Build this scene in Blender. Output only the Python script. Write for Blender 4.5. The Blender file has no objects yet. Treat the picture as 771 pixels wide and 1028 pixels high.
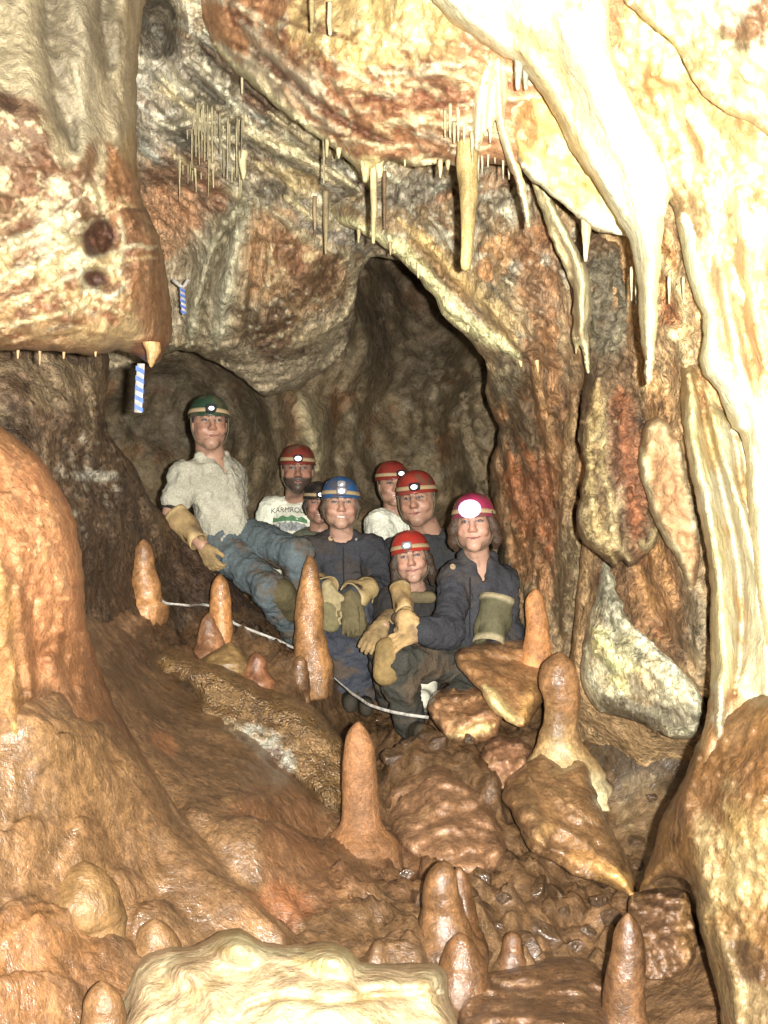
import bpy, bmesh, math, random
import numpy as np
from mathutils import Vector, Matrix
from mathutils.geometry import delaunay_2d_cdt

# ---------------------------------------------------------------- camera, light, exposure
S = bpy.context.scene
COL = S.collection
R = math.radians
CAM_Z = 1.5
F = 1102.0                       # focal length in pixels of the 771 x 1028 photograph
FLASH_W = 1750.0

cam = bpy.data.cameras.new('camera')
cam.sensor_fit = 'VERTICAL'
cam.sensor_height = 24
cam.lens = 24 * F / 1028.0
cam.clip_start = 0.02
cam.clip_end = 200
co = bpy.data.objects.new('camera', cam)
COL.objects.link(co)
co.location = (0, 0, CAM_Z)
co.rotation_euler = (R(90), 0, 0)
S.camera = co

w = bpy.data.worlds.new('World')
S.world = w
w.use_nodes = True
bg = w.node_tree.nodes['Background']
bg.inputs[0].default_value = (1.0, 0.9, 0.78, 1)
bg.inputs[1].default_value = 0.15       # underground: even ambient fill added to lift shadows, standing in for cave bounce

# the photographer's flash, just right of the lens: the light the picture was taken with
fl = bpy.data.lights.new('camera_flash', 'SPOT')
fl.spot_size = R(120)
fl.spot_blend = 0.4
fl.shadow_soft_size = 0.018
fl.energy = FLASH_W
fl.color = (1.0, 0.965, 0.91)
fo = bpy.data.objects.new('camera_flash', fl)
COL.objects.link(fo)
fo.location = (0.085, -0.03, CAM_Z + 0.015)
fo.rotation_euler = (R(90), 0, R(-1))

S.view_settings.view_transform = 'Standard'
S.view_settings.look = 'None'
S.view_settings.gamma = 1
S.view_settings.exposure = 0
S.view_settings.use_curve_mapping = False
S.render.engine = 'CYCLES'
S.cycles.max_bounces = 5
S.cycles.diffuse_bounces = 3
S.cycles.glossy_bounces = 2
S.cycles.use_denoising = True
S.cycles.sample_clamp_indirect = 4

# ---------------------------------------------------------------- numeric helpers
def P(px, py, D):
    return Vector(((px - 385.5) / F * D, D, CAM_Z - (py - 514.0) / F * D))

def lin(c):
    c = np.asarray(c, float) / 255.0
    return np.where(c <= 0.04045, c / 12.92, ((c + 0.055) / 1.055) ** 2.4)

def alb(c, D, gain=1.0):
    """albedo of a surface that the flash shows as colour c (sRGB) at D metres"""
    e = 0.80 * (5.5 / D) ** 2
    a = lin(c) * np.array([.98, 1.01, .90])
    g = a @ np.array([.3, .59, .11])
    return np.clip((a + .12 * (g - a)) / e * gain, 0.004, 0.82)

_rng = np.random.RandomState(7)
_perm = np.concatenate([_rng.permutation(256)] * 3)
_grad = _rng.normal(size=(256, 3))
_grad /= np.linalg.norm(_grad, axis=1)[:, None]

def perlin(p):
    p = np.asarray(p, float)
    i = np.floor(p).astype(int)
    f = p - i
    i &= 255
    u = f * f * f * (f * (f * 6 - 15) + 10)
    out = 0
    for dx in (0, 1):
        wx = u[:, 0] if dx else 1 - u[:, 0]
        for dy in (0, 1):
            wy = u[:, 1] if dy else 1 - u[:, 1]
            for dz in (0, 1):
                wz = u[:, 2] if dz else 1 - u[:, 2]
                h = _perm[_perm[_perm[(i[:, 0] + dx) & 255] + ((i[:, 1] + dy) & 255)] + ((i[:, 2] + dz) & 255)]
                g = _grad[h]
                d = g[:, 0] * (f[:, 0] - dx) + g[:, 1] * (f[:, 1] - dy) + g[:, 2] * (f[:, 2] - dz)
                out = out + wx * wy * wz * d
    return out * 1.5

def fbm(p, octv=4, gain=0.5):
    p = np.asarray(p, float)
    out = np.zeros(len(p)); a = 1.0; t = 0
    for k in range(octv):
        out += a * perlin(p * 2.0 ** k + 17.3 * k)
        t += a; a *= gain
    return out / t * 1.4

def sstep(a, b, x):
    t = np.clip((x - a) / (b - a + 1e-9), 0, 1)
    return t * t * (3 - 2 * t)

def tps(ctrl):
    """thin plate spline through (x, y, value) points"""
    c = np.asarray(ctrl, float)
    X = c[:, :2] / 100.0
    n = len(c)
    def phi(d2):
        return 0.5 * d2 * np.log(d2 + 1e-9)
    d2 = ((X[:, None] - X[None]) ** 2).sum(-1)
    K = phi(d2) + np.eye(n) * 0.02
    Q = np.hstack([np.ones((n, 1)), X])
    A = np.block([[K, Q], [Q.T, np.zeros((3, 3))]])
    b = np.concatenate([c[:, 2], np.zeros(3)])
    sol = np.linalg.lstsq(A, b, rcond=None)[0]
    lo, hi = c[:, 2].min() - 0.6, c[:, 2].max() + 0.6
    def f(x, y):
        q = np.stack([np.asarray(x, float), np.asarray(y, float)], 1) / 100.0
        d = ((q[:, None] - X[None]) ** 2).sum(-1)
        return np.clip(phi(d) @ sol[:n] + sol[n] + q @ sol[n + 1:], lo, hi)
    return f

def crom(pts, closed=False, step=4.0):
    p = np.asarray(pts, float)
    n = len(p)
    out = []
    for i in range(n if closed else n - 1):
        p1, p2 = p[i], p[(i + 1) % n]
        p0 = p[(i - 1) % n] if (closed or i > 0) else 2 * p1 - p2
        p3 = p[(i + 2) % n] if (closed or i + 2 < n) else 2 * p2 - p1
        L = np.linalg.norm((p2 - p1)[:2])
        # centripetal-ish tension keeps sharp outlines from overshooting
        k = max(1, int(round(L / step)))
        for j in range(k):
            t = j / k
            m1 = 0.38 * (p2 - p0); m2 = 0.38 * (p3 - p1)
            l0 = np.linalg.norm((p1 - p0)[:2]); l2 = np.linalg.norm((p3 - p2)[:2])
            m1 = m1 * min(1, 2 * L / (L + l0 + 1e-9)); m2 = m2 * min(1, 2 * L / (L + l2 + 1e-9))
            out.append((2*t**3 - 3*t*t + 1) * p1 + (t**3 - 2*t*t + t) * m1 + (-2*t**3 + 3*t*t) * p2 + (t**3 - t*t) * m2)
    if not closed:
        out.append(p[-1])
    return np.array(out)

def seg_dist(q, line):
    """distance of points q to a polyline and the parameter 0..1 along it"""
    a = line[:-1, :2]; b = line[1:, :2]
    ab = b - a
    L2 = (ab ** 2).sum(1) + 1e-9
    best = np.full(len(q), 1e9); par = np.zeros(len(q))
    cum = np.concatenate([[0], np.cumsum(np.sqrt(L2))])
    for k in range(len(a)):
        d = q - a[k]
        t = np.clip((d @ ab[k]) / L2[k], 0, 1)
        e = d - t[:, None] * ab[k]
        dd = (e ** 2).sum(1)
        m = dd < best
        best[m] = dd[m]
        par[m] = (cum[k] + t[m] * math.sqrt(L2[k])) / cum[-1]
    return np.sqrt(best), par

def inside(q, poly):
    x, y = q[:, 0], q[:, 1]
    c = np.zeros(len(q), bool)
    n = len(poly)
    j = n - 1
    for i in range(n):
        xi, yi = poly[i]; xj, yj = poly[j]
        if yi != yj:
            m = ((yi > y) != (yj > y)) & (x < (xj - xi) * (y - yi) / (yj - yi) + xi)
            c ^= m
        j = i
    return c

# ---------------------------------------------------------------- materials
def nodes_of(name):
    m = bpy.data.materials.new(name)
    m.use_nodes = True
    nt = m.node_tree
    return m, nt, nt.nodes['Principled BSDF']

def noise_node(nt, vec, scale, detail=4, rough=0.55, dist=0.0):
    n = nt.nodes.new('ShaderNodeTexNoise')
    n.inputs['Scale'].default_value = scale
    n.inputs['Detail'].default_value = detail
    n.inputs['Roughness'].default_value = rough
    n.inputs['Distortion'].default_value = dist
    nt.links.new(vec, n.inputs['Vector'])
    return n

def mrange(nt, val, a, b, c, d):
    n = nt.nodes.new('ShaderNodeMapRange')
    n.inputs[1].default_value = a; n.inputs[2].default_value = b
    n.inputs[3].default_value = c; n.inputs[4].default_value = d
    nt.links.new(val, n.inputs[0])
    return n.outputs[0]

def mathn(nt, op, a, b):
    n = nt.nodes.new('ShaderNodeMath'); n.operation = op
    for k, v in enumerate((a, b)):
        if hasattr(v, 'links'):
            nt.links.new(v, n.inputs[k])
        else:
            n.inputs[k].default_value = v
    return n.outputs[0]

def rock_mat(name, rough=(0.35, 0.7), bumps=((14, 0.02), (55, 0.006), (190, 0.002)), var=(0.6, 1.4), crystal=0.0, spec=0.5, stretch=None, wet_scale=9, sss=0, veins=1.0, coat=0.0):
    """rock reading its mineral colour from the attribute Col, with fine grain, relief and wet patches"""
    m, nt, b = nodes_of(name)
    tc = nt.nodes.new('ShaderNodeTexCoord')
    vec = tc.outputs['Object']
    if stretch:
        mp = nt.nodes.new('ShaderNodeMapping')
        mp.inputs['Scale'].default_value = stretch
        nt.links.new(vec, mp.inputs['Vector'])
        svec = mp.outputs[0]
    else:
        svec = vec
    at = nt.nodes.new('ShaderNodeAttribute'); at.attribute_name = 'Col'
    n1 = noise_node(nt, svec, 38, 6, 0.65, 0.6)
    n2 = noise_node(nt, vec, 170, 5, 0.75)
    v1 = mrange(nt, n1.outputs['Fac'], 0.28, 0.72, var[0], var[1])
    v2 = mrange(nt, n2.outputs['Fac'], 0.3, 0.7, 0.68, 1.32)
    v = mathn(nt, 'MULTIPLY', v1, v2)
    # hairline cracks and mineral seams, at two sizes
    crk = None
    for (cs, cw, lo_) in ((3.1, .012, 1 - .5 * veins), (9.0, .016, 1 - .3 * veins)):
        nc = noise_node(nt, svec, cs, 5, 0.6, 0.9)
        dv = mathn(nt, 'ABSOLUTE', mathn(nt, 'SUBTRACT', nc.outputs['Fac'], .5), 0)
        q = mrange(nt, dv, 0.0, cw, lo_, 1.0)
        crk = q if crk is None else mathn(nt, 'MULTIPLY', crk, q)
    # broad blotches with crisp borders
    nb_ = noise_node(nt, svec, 17, 7, 0.7, 1.2)
    bl = mrange(nt, nb_.outputs['Fac'], 0.46, 0.56, var[0] * .4 + .6, var[1] * .45 + .6)
    v = mathn(nt, 'MULTIPLY', mathn(nt, 'MULTIPLY', v, crk), bl)
    mul = nt.nodes.new('ShaderNodeVectorMath'); mul.operation = 'SCALE'
    nt.links.new(at.outputs['Color'], mul.inputs[0]); nt.links.new(v, mul.inputs['Scale'])
    nt.links.new(mul.outputs[0], b.inputs['Base Color'])
    n3 = noise_node(nt, vec, wet_scale, 4, 0.6)
    r = mrange(nt, n3.outputs['Fac'], 0.38, 0.62, rough[0], rough[1])
    nt.links.new(r, b.inputs['Roughness'])
    b.inputs['Specular IOR Level'].default_value = spec
    h = mathn(nt, 'MULTIPLY', crk, .003)
    for k, (sc, amp) in enumerate(bumps):
        n = noise_node(nt, svec if k < 2 else vec, sc, 6, 0.62, 0.4)
        t = mathn(nt, 'MULTIPLY', n.outputs['Fac'], amp)
        h = t if h is None else mathn(nt, 'ADD', h, t)
    if crystal:
        vo = nt.nodes.new('ShaderNodeTexVoronoi'); vo.inputs['Scale'].default_value = 95
        nt.links.new(vec, vo.inputs['Vector'])
        h = mathn(nt, 'ADD', h, mathn(nt, 'MULTIPLY', vo.outputs['Distance'], -crystal))
    bp = nt.nodes.new('ShaderNodeBump')
    bp.inputs['Strength'].default_value = 1.0
    bp.inputs['Distance'].default_value = 1.0
    nt.links.new(h, bp.inputs['Height'])
    nt.links.new(bp.outputs[0], b.inputs['Normal'])
    if coat:
        cm = mrange(nt, n3.outputs['Fac'], 0.40, 0.60, coat, coat * .25)
        nt.links.new(cm, b.inputs['Coat Weight'])
        b.inputs['Coat Roughness'].default_value = 0.10
        nt.links.new(bp.outputs[0], b.inputs['Coat Normal'])
    if sss:
        b.inputs['Subsurface Weight'].default_value = sss
        b.inputs['Subsurface Radius'].default_value = (0.03, 0.018, 0.008)
        b.inputs['Subsurface Scale'].default_value = 0.4
    return m

def plain_mat(name, col, rough=0.6, bump=None, var=0.25, vscale=60, metal=0, spec=0.4, emit=None, attr=False):
    m, nt, b = nodes_of(name)
    tc = nt.nodes.new('ShaderNodeTexCoord')
    n = noise_node(nt, tc.outputs['Object'], vscale, 4, 0.6)
    v = mrange(nt, n.outputs['Fac'], 0.3, 0.7, 1 - var, 1 + var)
    mul = nt.nodes.new('ShaderNodeVectorMath'); mul.operation = 'SCALE'
    if attr:
        at = nt.nodes.new('ShaderNodeAttribute'); at.attribute_name = 'Col'
        nt.links.new(at.outputs['Color'], mul.inputs[0])
    else:
        mul.inputs[0].default_value = tuple(col)
    nt.links.new(v, mul.inputs['Scale'])
    nt.links.new(mul.outputs[0], b.inputs['Base Color'])
    b.inputs['Roughness'].default_value = rough
    b.inputs['Metallic'].default_value = metal
    b.inputs['Specular IOR Level'].default_value = spec
    if bump:
        h = None
        for sc, amp in bump:
            q = noise_node(nt, tc.outputs['Object'], sc, 3, 0.55)
            t = mathn(nt, 'MULTIPLY', q.outputs['Fac'], amp)
            h = t if h is None else mathn(nt, 'ADD', h, t)
        bp = nt.nodes.new('ShaderNodeBump'); bp.inputs['Strength'].default_value = 1; bp.inputs['Distance'].default_value = 1
        nt.links.new(h, bp.inputs['Height']); nt.links.new(bp.outputs[0], b.inputs['Normal'])
    if emit:
        b.inputs['Emission Color'].default_value = tuple(emit[:3]) + (1,)
        b.inputs['Emission Strength'].default_value = emit[3]
    return m

M = {}
M['mud'] = rock_mat('wet_mud', (0.25, 0.6), ((9, 0.016), (30, 0.007), (75, 0.0018)), (0.65, 1.35), spec=0.5, wet_scale=14, coat=1.0, veins=.45)
M['rock'] = rock_mat('cave_rock', (0.4, 0.8), ((11, 0.035), (42, 0.013), (150, 0.003)), (0.45, 1.55), spec=0.35)
M['backrock'] = rock_mat('far_rock', (0.5, 0.8), ((7, 0.03), (26, 0.01), (90, 0.002)), (0.72, 1.28), spec=0.3, veins=.5)
M['layered'] = rock_mat('streaked_rock', (0.4, 0.8), ((16, 0.025), (50, 0.009), (150, 0.002)), (0.5, 1.5), spec=0.35, stretch=(1.6, 1, 0.55))
M['flow'] = rock_mat('flowstone', (0.3, 0.6), ((8, 0.018), (28, 0.006), (120, 0.0012)), (0.75, 1.25), spec=0.45, veins=0.15)
M['calcite'] = rock_mat('white_calcite', (0.25, 0.55), ((10, 0.012), (40, 0.005), (150, 0.0012)), (0.8, 1.2), spec=0.45, stretch=(1.5, 1, 0.5), veins=0.0)
M['frost'] = rock_mat('frosted_flowstone', (0.2, 0.5), ((10, 0.02), (40, 0.010), (150, 0.003)), (0.6, 1.4), crystal=0.010, spec=0.6, veins=0.3, coat=.6)
M['velvet'] = rock_mat('grainy_flowstone', (0.45, 0.75), ((8, 0.012), (60, 0.006), (200, 0.002)), (0.75, 1.25), spec=0.4, veins=0.35)
M['wetstal'] = rock_mat('wet_stalagmite', (0.3, 0.5), ((13, 0.006), (38, 0.0045), (70, 0.0022)), (0.6, 1.4), spec=0.45, wet_scale=60, veins=0.15, coat=.6)
M['straw'] = rock_mat('straw_calcite', (0.3, 0.5), ((40, 0.003), (120, 0.001)), (0.85, 1.15), spec=0.4, veins=0.0)

# ---------------------------------------------------------------- object helpers
def tag(o, label=None, cat=None, group=None, kind=None):
    if label: o['label'] = label
    if cat: o['category'] = cat
    if group: o['group'] = group
    if kind: o['kind'] = kind
    return o

def mesh_obj(name, verts, faces, mat, parent=None, cols=None, base=None, smooth=True):
    """one mesh object; base = world point that becomes its origin"""
    v = np.asarray(verts, float)
    org = np.zeros(3)
    if base is not None:
        org = np.asarray(base, float)
    me = bpy.data.meshes.new(name)
    me.from_pydata((v - org).tolist(), [], [tuple(int(i) for i in f) for f in faces])
    if cols is not None:
        a = me.color_attributes.new('Col', 'FLOAT_COLOR', 'POINT')
        c4 = np.ones((len(v), 4)); c4[:, :3] = cols
        a.data.foreach_set('color', c4.ravel())
    if smooth:
        me.polygons.foreach_set('use_smooth', np.ones(len(me.polygons), bool))
    me.materials.append(mat)
    me.update()
    o = bpy.data.objects.new(name, me)
    COL.objects.link(o)
    if parent is not None:
        o.parent = parent
        o.location = Vector(org) - parent.location
    else:
        o.location = org
    return o

def empty(name, loc, label, cat, group=None):
    o = bpy.data.objects.new(name, None)
    o.empty_display_size = 0.1
    COL.objects.link(o)
    o.location = loc
    return tag(o, label, cat, group)

# ---------------------------------------------------------------- the rock builder
def relief(name, outline, dep, mat, col, layers=(), spacing=4.0, bulge=0.08, radius=22, back=0.35, amp=((5, 0.02), (16, 0.008)),
           jit=1.2, up=False, nomD=None, gain=1.0):
    """a solid mass of rock: an outline at its own distances (dep: x, y, metres), swelling towards the room, with a body `back` metres thick.
    layers: ridges and grooves in the surface, and mineral stains; colours are given as the flash shows them."""
    df = tps(dep)
    nomD = nomD or float(np.median([d[2] for d in dep]))
    ol = crom(outline, True, spacing)
    if jit:
        q3 = np.column_stack([ol / 14.0, np.full(len(ol), len(name) * 1.7)])
        ol = ol + jit * np.column_stack([fbm(q3, 2), fbm(q3 + 31.7, 2)]) * 1.6
    lo, hi = ol.min(0), ol.max(0)
    gx, gy = np.meshgrid(np.arange(lo[0], hi[0], spacing), np.arange(lo[1], hi[1], spacing * 0.87))
    gx[1::2] += spacing / 2
    q = np.column_stack([gx.ravel(), gy.ravel()])
    q += np.random.RandomState(3).uniform(-.18, .18, q.shape) * spacing
    q = q[inside(q, ol)]
    loop = np.vstack([ol, ol[:1]])
    d, _ = seg_dist(q, loop)
    q = q[d > spacing * 0.55]
    nb = len(ol)
    allp = np.vstack([ol, q])
    res = delaunay_2d_cdt([Vector(p) for p in allp], [(i, (i + 1) % nb) for i in range(nb)], [], 1, 1e-4)
    v2 = np.array([tuple(p) for p in res[0]])
    faces = [list(f) for f in res[2]]
    orig = [o[0] if o else -1 for o in res[3]]
    isb = {}
    for k, o in enumerate(orig):
        if 0 <= o < nb:
            isb[o] = k
    x, y = v2[:, 0], v2[:, 1]
    D = df(x, y)
    de, _ = seg_dist(v2, loop)
    t = np.clip(de / radius, 0, 1)
    D = D + bulge * (1 - np.sqrt(np.clip(1 - (1 - t) ** 2, 0, 1)))
    pos = np.column_stack([(x - 385.5) / F * D, D, CAM_Z - (y - 514) / F * D])
    seedo = (sum(ord(ch) for ch in name) % 97) * 1.37
    # colours and heights
    C = np.tile(alb(col, nomD, gain), (len(v2), 1))
    H = np.zeros(len(v2))
    for sc, a in amp:
        H += a * fbm(pos * sc + seedo, 4) * 1.6
    def maskf(mk):
        if mk is None:
            return 1.0
        mx, my, rx, ry, ang = mk
        ca, sa = math.cos(R(ang)), math.sin(R(ang))
        u = ((x - mx) * ca + (y - my) * sa) / rx; w_ = (-(x - mx) * sa + (y - my) * ca) / ry
        rr = np.sqrt(u * u + w_ * w_) + 0.35 * fbm(pos * 7 + seedo, 3)
        return 1 - sstep(0.75, 1.1, rr)
    for li, L in enumerate(layers):
        k = L[0]
        if k == 'blob':
            _, mx, my, rx, ry, ang, c, s = L[:8]
            wgt = maskf((mx, my, rx, ry, ang)) * s
            C += wgt[:, None] * (alb(c, nomD, gain) - C)
        elif k == 'lump':
            _, mx, my, rx, ry, ang, h = L[:7]
            ca, sa = math.cos(R(ang)), math.sin(R(ang))
            u = ((x - mx) * ca + (y - my) * sa) / rx; w_ = (-(x - mx) * sa + (y - my) * ca) / ry
            rr = np.clip(u * u + w_ * w_, 0, 1)
            H += h * (1 - rr) ** (L[7] if len(L) > 7 else 1.5)
        elif k in ('ridge', 'line', 'crack'):
            pts, wd = L[1], L[2]
            ln = crom(pts, False, 6)
            bb0, bb1 = ln[:, :2].min(0) - wd * 3.2, ln[:, :2].max(0) + wd * 3.2
            mk = np.where((x > bb0[0]) & (x < bb1[0]) & (y > bb0[1]) & (y < bb1[1]))[0]
            if not len(mk):
                continue
            wob = np.column_stack([fbm(pos[mk] * 9 + li, 3), fbm(pos[mk] * 9 + 50 + li, 3)]) * min(wd * 0.5, 5)
            dd, par = seg_dist(v2[mk] + wob, ln)
            taper = np.clip(np.minimum(par, 1 - par) * 8, 0.35, 1)
            g = np.exp(-(dd / (wd * taper)) ** 2)
            if k == 'line':
                c, s = L[3], L[4]
                C[mk] += (g * s)[:, None] * (alb(c, nomD, gain) - C[mk])
            else:
                H[mk] += (L[3] if k == 'ridge' else -L[3]) * g
                if len(L) > 4 and L[4] is not None:
                    C[mk] += (np.clip(g * 1.3, 0, 1) * L[5])[:, None] * (alb(L[4], nomD, gain) - C[mk])
        elif k == 'mot':
            _, c, (fx, fz, ang), thr, soft, s = L[:6]
            mk = maskf(L[6]) if len(L) > 6 else 1.0
            ca, sa = math.cos(R(ang)), math.sin(R(ang))
            X, Z = pos[:, 0], pos[:, 2]
            pp = np.column_stack([(X * ca + Z * sa) * fx, pos[:, 1] * min(fx, fz), (-X * sa + Z * ca) * fz]) + seedo + li * 5.1
            wgt = sstep(thr, thr + soft, fbm(pp, 5, 0.6)) * s * mk
            C += np.asarray(wgt)[:, None] * (alb(c, nomD, gain) - C)
        elif k == 'rough':
            _, sc, a = L[:3]
            mk = maskf(L[3]) if len(L) > 3 else 1.0
            n_ = fbm(pos * sc + li * 3.3, 2)
            H += a * mk * (np.sqrt(n_ * n_ + .004) * 2.4 - .5)     # rounded lumps with creases between
        elif k == 'folds':
            _, (fx, fz, ang), a = L[:3]
            mk = maskf(L[3]) if len(L) > 3 else 1.0
            ca, sa = math.cos(R(ang)), math.sin(R(ang))
            X, Z = pos[:, 0], pos[:, 2]
            pp = np.column_stack([(X * ca + Z * sa) * fx, pos[:, 1] * 0.5, (-X * sa + Z * ca) * fz]) + seedo + li * 4.1
            n_ = fbm(pp, 3)
            H += a * mk * (1 - 2.2 * np.abs(n_))
    if up:
        pos[:, 2] += H
    else:
        ray = pos - np.array([0, 0, CAM_Z])
        D2 = np.maximum(D - H, 0.3)
        pos = np.array([0, 0, CAM_Z]) + ray * (D2 / D)[:, None]
    verts = [pos]
    if back:
        order = [isb[i] for i in range(nb) if i in isb]
        n0 = len(pos)
        cen = pos[order].mean(0)
        dirv = pos[order] - np.array([0, 0, CAM_Z])
        dirv /= np.linalg.norm(dirv, axis=1)[:, None]
        r1 = pos[order] + dirv * back * 0.35
        r2 = pos[order] + dirv * back
        verts += [r1, r2]
        m = len(order)
        for i in range(m):
            j = (i + 1) % m
            faces.append([order[i], order[j], n0 + j, n0 + i])
            faces.append([n0 + i, n0 + j, n0 + m + j, n0 + m + i])
        C = np.vstack([C, C[order], C[order]])
    V = np.vstack(verts)
    base = np.array([V[:, 0].mean(), V[:, 1].mean(), V[:, 2].min()])
    o = mesh_obj(name, V, faces, M[mat], cols=C, base=base)
    bm = bmesh.new(); bm.from_mesh(o.data)
    bmesh.ops.recalc_face_normals(bm, faces=bm.faces)
    bm.to_mesh(o.data); bm.free()
    return o
def strata(seed, box, n, dirn, cols, w=2.2, h=.03, length=(40, 110)):
    """thin ledges and seams that follow the bedding of the rock"""
    q = random.Random(seed); out = []
    for k in range(n):
        x, y = q.uniform(box[0], box[2]), q.uniform(box[1], box[3])
        L = q.uniform(*length); a = R(dirn + q.uniform(-12, 12)); c = q.uniform(-.25, .25)
        pts = []
        for i in range(6):
            t = i / 5.0 * L
            aa = a + c * i / 5.0
            pts.append((x + math.cos(aa) * t + q.uniform(-2, 2), y + math.sin(aa) * t + q.uniform(-2, 2)))
        if k % 3 == 2:
            out.append(('crack', pts, w, h, q.choice(cols[1]), .75))
        else:
            out.append(('ridge', pts, w * q.uniform(.8, 1.5), h, q.choice(cols[0]), .75))
    return out

# ================================================================ THE SETTING: floor, far wall, ceiling
tag(relief('ground',
    [(-420,600),(-160,570),(40,560),(130,585),(260,610),(320,600),(420,610),(540,610),(640,640),(720,660),(900,700),(930,1180),(400,1200),(-160,1190),(-420,1180)],
    [(-400,600,2.5),(-400,1150,1.7),(-60,1110,1.95),(0,1028,2.1),(0,900,2.3),(0,760,2.5),(100,760,2.85),(60,700,2.75),(-80,600,2.7),(150,900,2.7),(150,1028,2.35),(150,800,3.05),(120,680,3.7),
     (130,605,4.6),(200,680,4.4),(220,640,4.8),(310,670,4.8),(250,800,3.3),(340,830,3.62),(300,900,3.0),(420,950,2.9),(400,1028,2.6),(500,900,3.35),(440,800,4.2),(600,870,3.8),(530,960,3.1),(660,940,3.2),(560,1028,2.85),
     (640,1028,2.8),(560,760,4.4),(640,830,3.98),(700,760,4.0),(700,900,3.3),(420,730,4.9),(350,710,5.2),(480,740,4.6),(400,800,4.12),(450,640,5.7),
     (560,650,5.2),(620,700,4.3),(700,700,4.0),(300,640,5.3),(800,1028,2.5),(385,620,6.0),(400,1190,2.2),(900,700,3.6),(130,570,5.0)],
    'mud', (134,98,64), gain=1.48, up=True, nomD=3.2, spacing=4.0, bulge=0, back=0, jit=0, amp=((2.2,0.02),(7,0.010),(18,0.003)),
    layers=[
     # left bank of pale lumpy flowstone
     ('blob',40,860,150,130,20,(138,98,58),.7),
     ('blob',60,790,110,60,20,(152,112,68),.5),
     ('blob',20,985,120,70,0,(150,98,52),.7),
     ('lump',70,800,120,75,25,.10),('lump',85,877,36,28,0,.07),('lump',20,860,50,30,0,.05),('lump',30,940,70,40,0,.05),
     ('lump',155,935,34,26,0,.05),('lump',25,1000,60,30,0,.05),('lump',105,965,50,30,0,.03),
     ('rough',20,.006,(40,900,150,150,0)),('rough',6,.012,(40,930,150,150,0)),('lump',140,830,40,50,20,.03),('lump',50,960,46,26,10,.04),('lump',120,900,30,24,0,.03),
     # the smooth flow line down from the orange mass
     ('ridge',[(75,650),(105,740),(150,830),(210,900),(280,950)],26,.05),
     ('crack',[(100,690),(150,770),(220,850),(300,930)],9,.03),
     ('mot',(100,70,44),(4,9,35),.05,.4,.5),
     ('blob',165,745,16,10,35,(176,112,68),.7),
     ('blob',290,830,60,36,30,(150,98,62),.55),('blob',310,880,70,30,20,(146,94,58),.45),('blob',270,905,40,20,10,(176,104,60),.55),
     ('blob',205,860,60,34,45,(158,118,78),.6),
     ('crack',[(250,812),(300,822),(335,830)],9,.06),('lump',270,850,60,36,25,.05),
     # gullies and ledges of the muddy middle
     ('ridge',[(395,790),(430,775),(470,790),(500,830)],20,.10),('lump',430,800,60,40,10,.10),
     ('crack',[(388,800),(400,850),(420,880)],10,.05),
     ('rough',6,.05,(500,900,170,130,0)),('rough',15,.014,(500,900,200,140,0)),('rough',8,.03,(440,770,90,60,0)),
     ('ridge',[(200,640),(260,655),(320,690),(380,710)],14,.05),
     ('crack',[(170,612),(215,650),(235,640)],10,.07),('rough',10,.03,(250,640,120,50,0)),
     ('rough',8,.04,(430,720,130,50,0)),
     ('mot',(176,128,84),(9,9,0),.12,.35,.5),('mot',(92,62,40),(4,4,0),.1,.4,.45),
     ('mot',(178,140,98),(22,22,0),.25,.2,.4,(470,860,160,120,0)),
     ('blob',650,745,70,60,0,(84,72,56),.75),('blob',640,815,30,40,0,(180,150,110),.35),
     ('mot',(190,165,125),(16,16,0),.2,.2,.6,(640,830,40,60,20)),
     ('blob',420,870,60,30,0,(130,84,50),.5),
     ('blob',160,640,70,40,0,(104,72,48),.6),
    ]), kind='structure')

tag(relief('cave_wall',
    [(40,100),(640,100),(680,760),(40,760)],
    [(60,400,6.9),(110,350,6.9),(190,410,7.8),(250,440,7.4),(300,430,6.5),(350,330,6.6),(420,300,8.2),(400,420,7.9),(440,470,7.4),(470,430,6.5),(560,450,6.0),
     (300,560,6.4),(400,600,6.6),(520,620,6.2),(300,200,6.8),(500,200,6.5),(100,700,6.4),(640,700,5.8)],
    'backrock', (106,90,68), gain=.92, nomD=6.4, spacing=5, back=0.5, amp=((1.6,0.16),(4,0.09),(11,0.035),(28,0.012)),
    layers=[
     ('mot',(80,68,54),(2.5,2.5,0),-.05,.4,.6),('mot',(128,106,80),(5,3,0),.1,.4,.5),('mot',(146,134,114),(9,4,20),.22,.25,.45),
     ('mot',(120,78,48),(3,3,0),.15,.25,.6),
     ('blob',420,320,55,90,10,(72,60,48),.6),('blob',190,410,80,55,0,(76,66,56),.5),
     ('ridge',[(475,300),(478,380),(470,440),(482,500)],13,.25,(112,96,74),.6),('crack',[(468,400),(474,440),(484,480)],5,.2),
     ('ridge',[(300,395),(312,430),(320,470)],11,.22,(170,154,120),.7),('ridge',[(285,385),(295,430),(290,470)],9,.15,(140,110,80),.6),
     ('ridge',[(335,340),(352,300),(362,260)],16,.2,(96,78,58),.5),
     ('rough',7,.08,(440,440,80,80,0)),('rough',14,.04,(440,420,80,100,0)),
     ('mot',(140,130,116),(14,7,0),.2,.2,.5,(450,430,70,70,0)),
     ('lump',500,540,60,80,0,.3),
    ]), kind='structure')

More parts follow.
